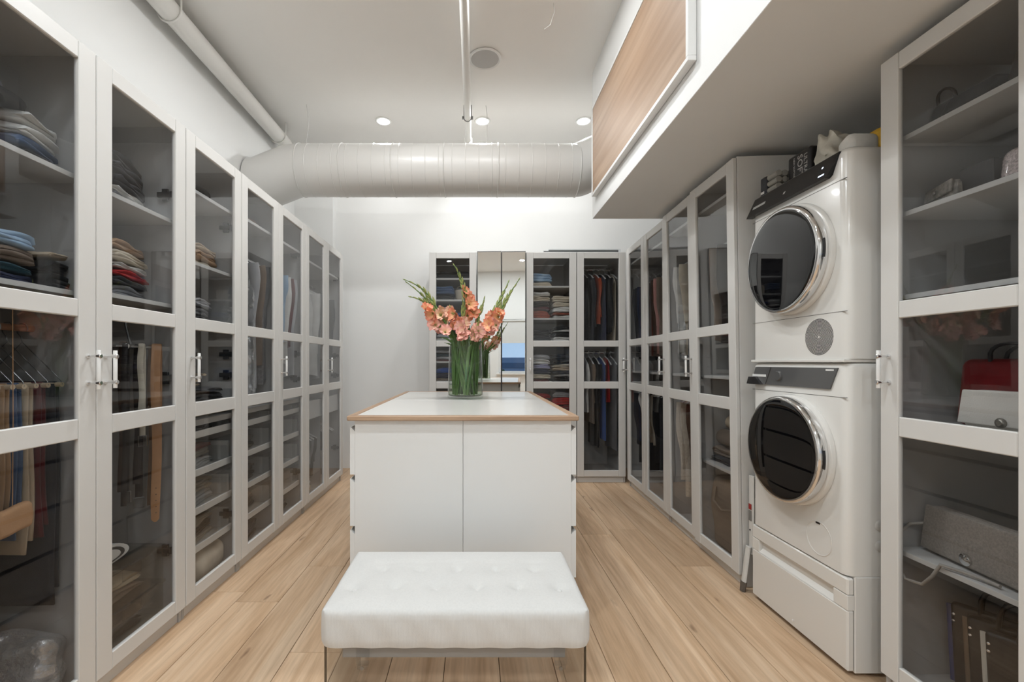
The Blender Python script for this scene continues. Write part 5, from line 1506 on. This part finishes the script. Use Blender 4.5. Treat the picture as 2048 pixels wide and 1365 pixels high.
# each spike: tip first, then points down the stalk (photo pixels), depth offset at the tip, florets (pixel, size, colour), name for the label
SPK = [
 ([(808, 559), (843, 577), (866, 605), (890, 645), (912, 690)], -.02, [(878, 628, 1, 'p'), (889, 640, .9, 'p'), (884, 620, .7, 'p')], 'gladiolus with the longest green tip bending to the bare wall'),
 ([(811, 563), (848, 594), (868, 622), (888, 655), (908, 694)], .04, [(862, 628, 1, 'c'), (868, 645, 1.1, 'k'), (880, 655, 1.1, 'k'), (872, 637, .9, 'c')], 'gladiolus bending to the bare wall with pale pink lower blooms'),
 ([(821, 594), (846, 603), (862, 622), (880, 655), (902, 696)], -.07, [(856, 614, 1, 'c'), (860, 628, 1.1, 'c'), (868, 648, 1.1, 'k'), (892, 660, 1, 'k'), (863, 638, .9, 'c')], 'lowest gladiolus with coral blooms on the bare wall side'),
 ([(908, 530), (921, 557), (929, 590), (934, 640), (936, 690)], .0, [(934, 578, .8, 'c'), (938, 592, 1, 'c'), (943, 606, 1.1, 'c'), (946, 622, 1.1, 'c'), (938, 632, .9, 'c'), (942, 612, .9, 'c')], 'tallest upright gladiolus with coral blooms in the middle'),
 ([(925, 600), (926, 625), (925, 655), (928, 692)], -.09, [(921, 655, 1.1, 'k'), (925, 665, 1.1, 'k'), (916, 642, .9, 'c'), (930, 645, 1, 'p'), (922, 672, .9, 'k')], 'short upright gladiolus with pink blooms over the vase rim'),
 ([(901, 615), (908, 635), (914, 665), (922, 695)], -.04, [(903, 628, 1.1, 'c'), (908, 640, 1.1, 'c'), (898, 622, .9, 'p'), (912, 650, .9, 'c'), (905, 634, .8, 'p')], 'gladiolus with coral blooms between the pink and leaning ones'),
 ([(969, 596), (961, 622), (953, 648), (944, 694)], .03, [(958, 650, .9, 'p'), (950, 662, .9, 'k')], 'grey-green gladiolus bud spike leaning to the mirror'),
 ([(1018, 562), (1004, 592), (990, 622), (972, 655), (950, 695)], .05, [(982, 632, 1.1, 'c'), (975, 640, 1, 'c'), (988, 642, 1, 'k')], 'gladiolus leaning over the mirror with the shorter green tip'),
 ([(1039, 558), (1018, 590), (1003, 618), (984, 655), (956, 694)], -.05, [(1001, 622, .9, 'c'), (995, 634, 1.1, 'c'), (988, 650, 1.1, 'k'), (974, 648, 1.1, 'c'), (981, 660, 1, 'k')], 'gladiolus leaning over the mirror with the longest green tip'),
 ([(958, 640), (952, 658), (947, 675), (941, 696)], -.10, [(956, 655, 1, 'k'), (950, 668, 1, 'p'), (960, 664, .9, 'k'), (953, 674, .8, 'k')], 'short gladiolus with peach pink blooms over the vase rim, mirror side'),
]
MC = {'c': CORAL, 'p': PEACH, 'k': PINK}
FM2 = {}
def fl_mesh(i, c):
    if (i, c) not in FM2:
        q = FLM[i].copy(); q.name = 'flower'; q.materials.clear(); q.materials.append(MC[c]); FM2[(i, c)] = q
    return FM2[(i, c)]
rf = random.Random(11)
bud_m.materials.append(BUD)
for si, (pts, dz, fls, lab) in enumerate(SPK):
    n = len(pts)
    P3 = [px(x, y, dz * (1 - k / (n - 1)) ** .7) for k, (x, y) in enumerate(pts)]
    ang = 2.399 * si + .4
    rim = P3[-1]
    # lower stalk inside the vase crosses to the far side of the bottom
    c = Vector((VX, VY, VZ))
    off = (rim - c); off.z = 0
    if off.length > .075: off = off.normalized() * .075
    P3[-1] = c + off + Vector((0, 0, .385 if rim.z - c.z < .42 else rim.z - c.z))
    foot = c + off * .25 + Vector((.066 * cos(ang), .066 * sin(ang), .026))
    fx = foot - c; fz = fx.z; fx.z = 0
    if fx.length > .088: fx = fx.normalized() * .088
    foot = c + fx + Vector((0, 0, fz))
    mid = (P3[-1] + foot) / 2
    path = P3 + [mid, foot]
    # smooth the path
    sp_ = []
    for k in range(len(path) - 1):
        a = path[max(0, k - 1)]; b = path[k]; cc = path[k + 1]; d = path[min(len(path) - 1, k + 2)]
        for q in range(5):
            t = q / 5
            sp_.append(.5 * ((2 * b) + (-a + cc) * t + (2 * a - 5 * b + 4 * cc - d) * t * t + (-a + 3 * b - 3 * cc + d) * t ** 3))
    sp_.append(path[-1])
    base = foot
    r = tag(empty('gladiolus', base), lab, 'flower', 'gladioli in the glass vase')
    loc_path = [p - base for p in sp_]
    N_ = len(loc_path)
    rad = [.0020 + .0066 * min(1, k / (N_ * .45)) for k in range(N_)]
    MB().tube(loc_path, rad, 9).build('stem', GRN, r, 70)
    # closed buds from the tip downwards, alternating sides
    Lb = int(5 * (n - 1) * (.62 if fls else .9))
    for k in range(1, Lb, 2):
        p = loc_path[k]; d = (loc_path[max(0, k - 1)] - loc_path[min(N_ - 1, k + 1)]).normalized()
        for sd in (0, 1) if k > 3 else (0,):
            o = put('bud', bud_m, BUD, r, p)
            ax = Vector((cos(k * 1.7 + sd * pi), sin(k * 1.7 + sd * pi), 0))
            v = (d * 1.0 + ax * .30).normalized()
            o.rotation_mode = 'QUATERNION'; o.rotation_quaternion = v.to_track_quat('Z', 'Y')
            s = .45 + .75 * k / max(1, Lb)
            o.scale = (s, s, s * 1.0)
    for fi, (x, y, s, ccol) in enumerate(fls):
        p = px(x, y, dz - .02 + rf.uniform(-.03, .03))
        # nearest point on the stalk
        q = min(sp_[: 5 * (n - 1)], key=lambda w: (w - p).length)
        v = (p - q)
        v = Vector((math.copysign(.5, v.x) * rf.uniform(.3, 1.3), -rf.uniform(.35, 1.0), rf.uniform(-.1, .6))).normalized()
        o = put('flower', fl_mesh(rf.choice([0, 1, 2]), ccol), None, r, (p - base) - v * .035)
        o.rotation_mode = 'QUATERNION'; o.rotation_quaternion = v.to_track_quat('Z', 'Y')
        s *= .92
        o.scale = (s, s, s)
        MB().tube([q - base, (q + p) / 2 - base, p - v * .03 - base], [.004, .005, .006], 7).build('flower_tube', BUD, r, 70)
    # sword leaves, some ending inside the vase
    for k in range(4):
        a = ang + k * 1.7; up_ = loc_path[min(N_ - 1, 5 * (n - 1))]
        jx, jy = .030 * cos(a * 1.9 + k), .030 * sin(a * 1.9 + k)
        hgt = [1.0, 1.0, .86, .95][k]
        top = Vector((up_.x * hgt * .9 + jx, up_.y * hgt * .9 + jy, up_.z * hgt))
        q = top + base - Vector((VX, VY, 0)); q.z = 0
        if q.length > .085: q = q.normalized() * .085; top.x = q.x + VX - base.x; top.y = q.y + VY - base.y
        tip = top + Vector((.03 * cos(a) + (loc_path[5 * (n - 2)] - up_).x * .7, .03 * sin(a), (.05 + .06 * rf.random()) * (1 if k < 2 else .5)))
        b0 = Vector((.6 * jx, .6 * jy, .0)); q = b0 + base - Vector((VX, VY, 0)); q.z = 0
        if q.length > .085: q = q.normalized() * .085; b0.x = q.x + VX - base.x; b0.y = q.y + VY - base.y
        lp = [b0, (b0 + top) / 2, top, (top + tip) / 2 + Vector((0, 0, .012)), tip]
        MB().tube(lp, [(.006, .0015), (.010, .002), (.011, .002), (.008, .0016), (.001, .0008)], 8, flat=(cos(a), sin(a), 0)).build('leaf', DGRN if k % 2 else GRN, r, 70)
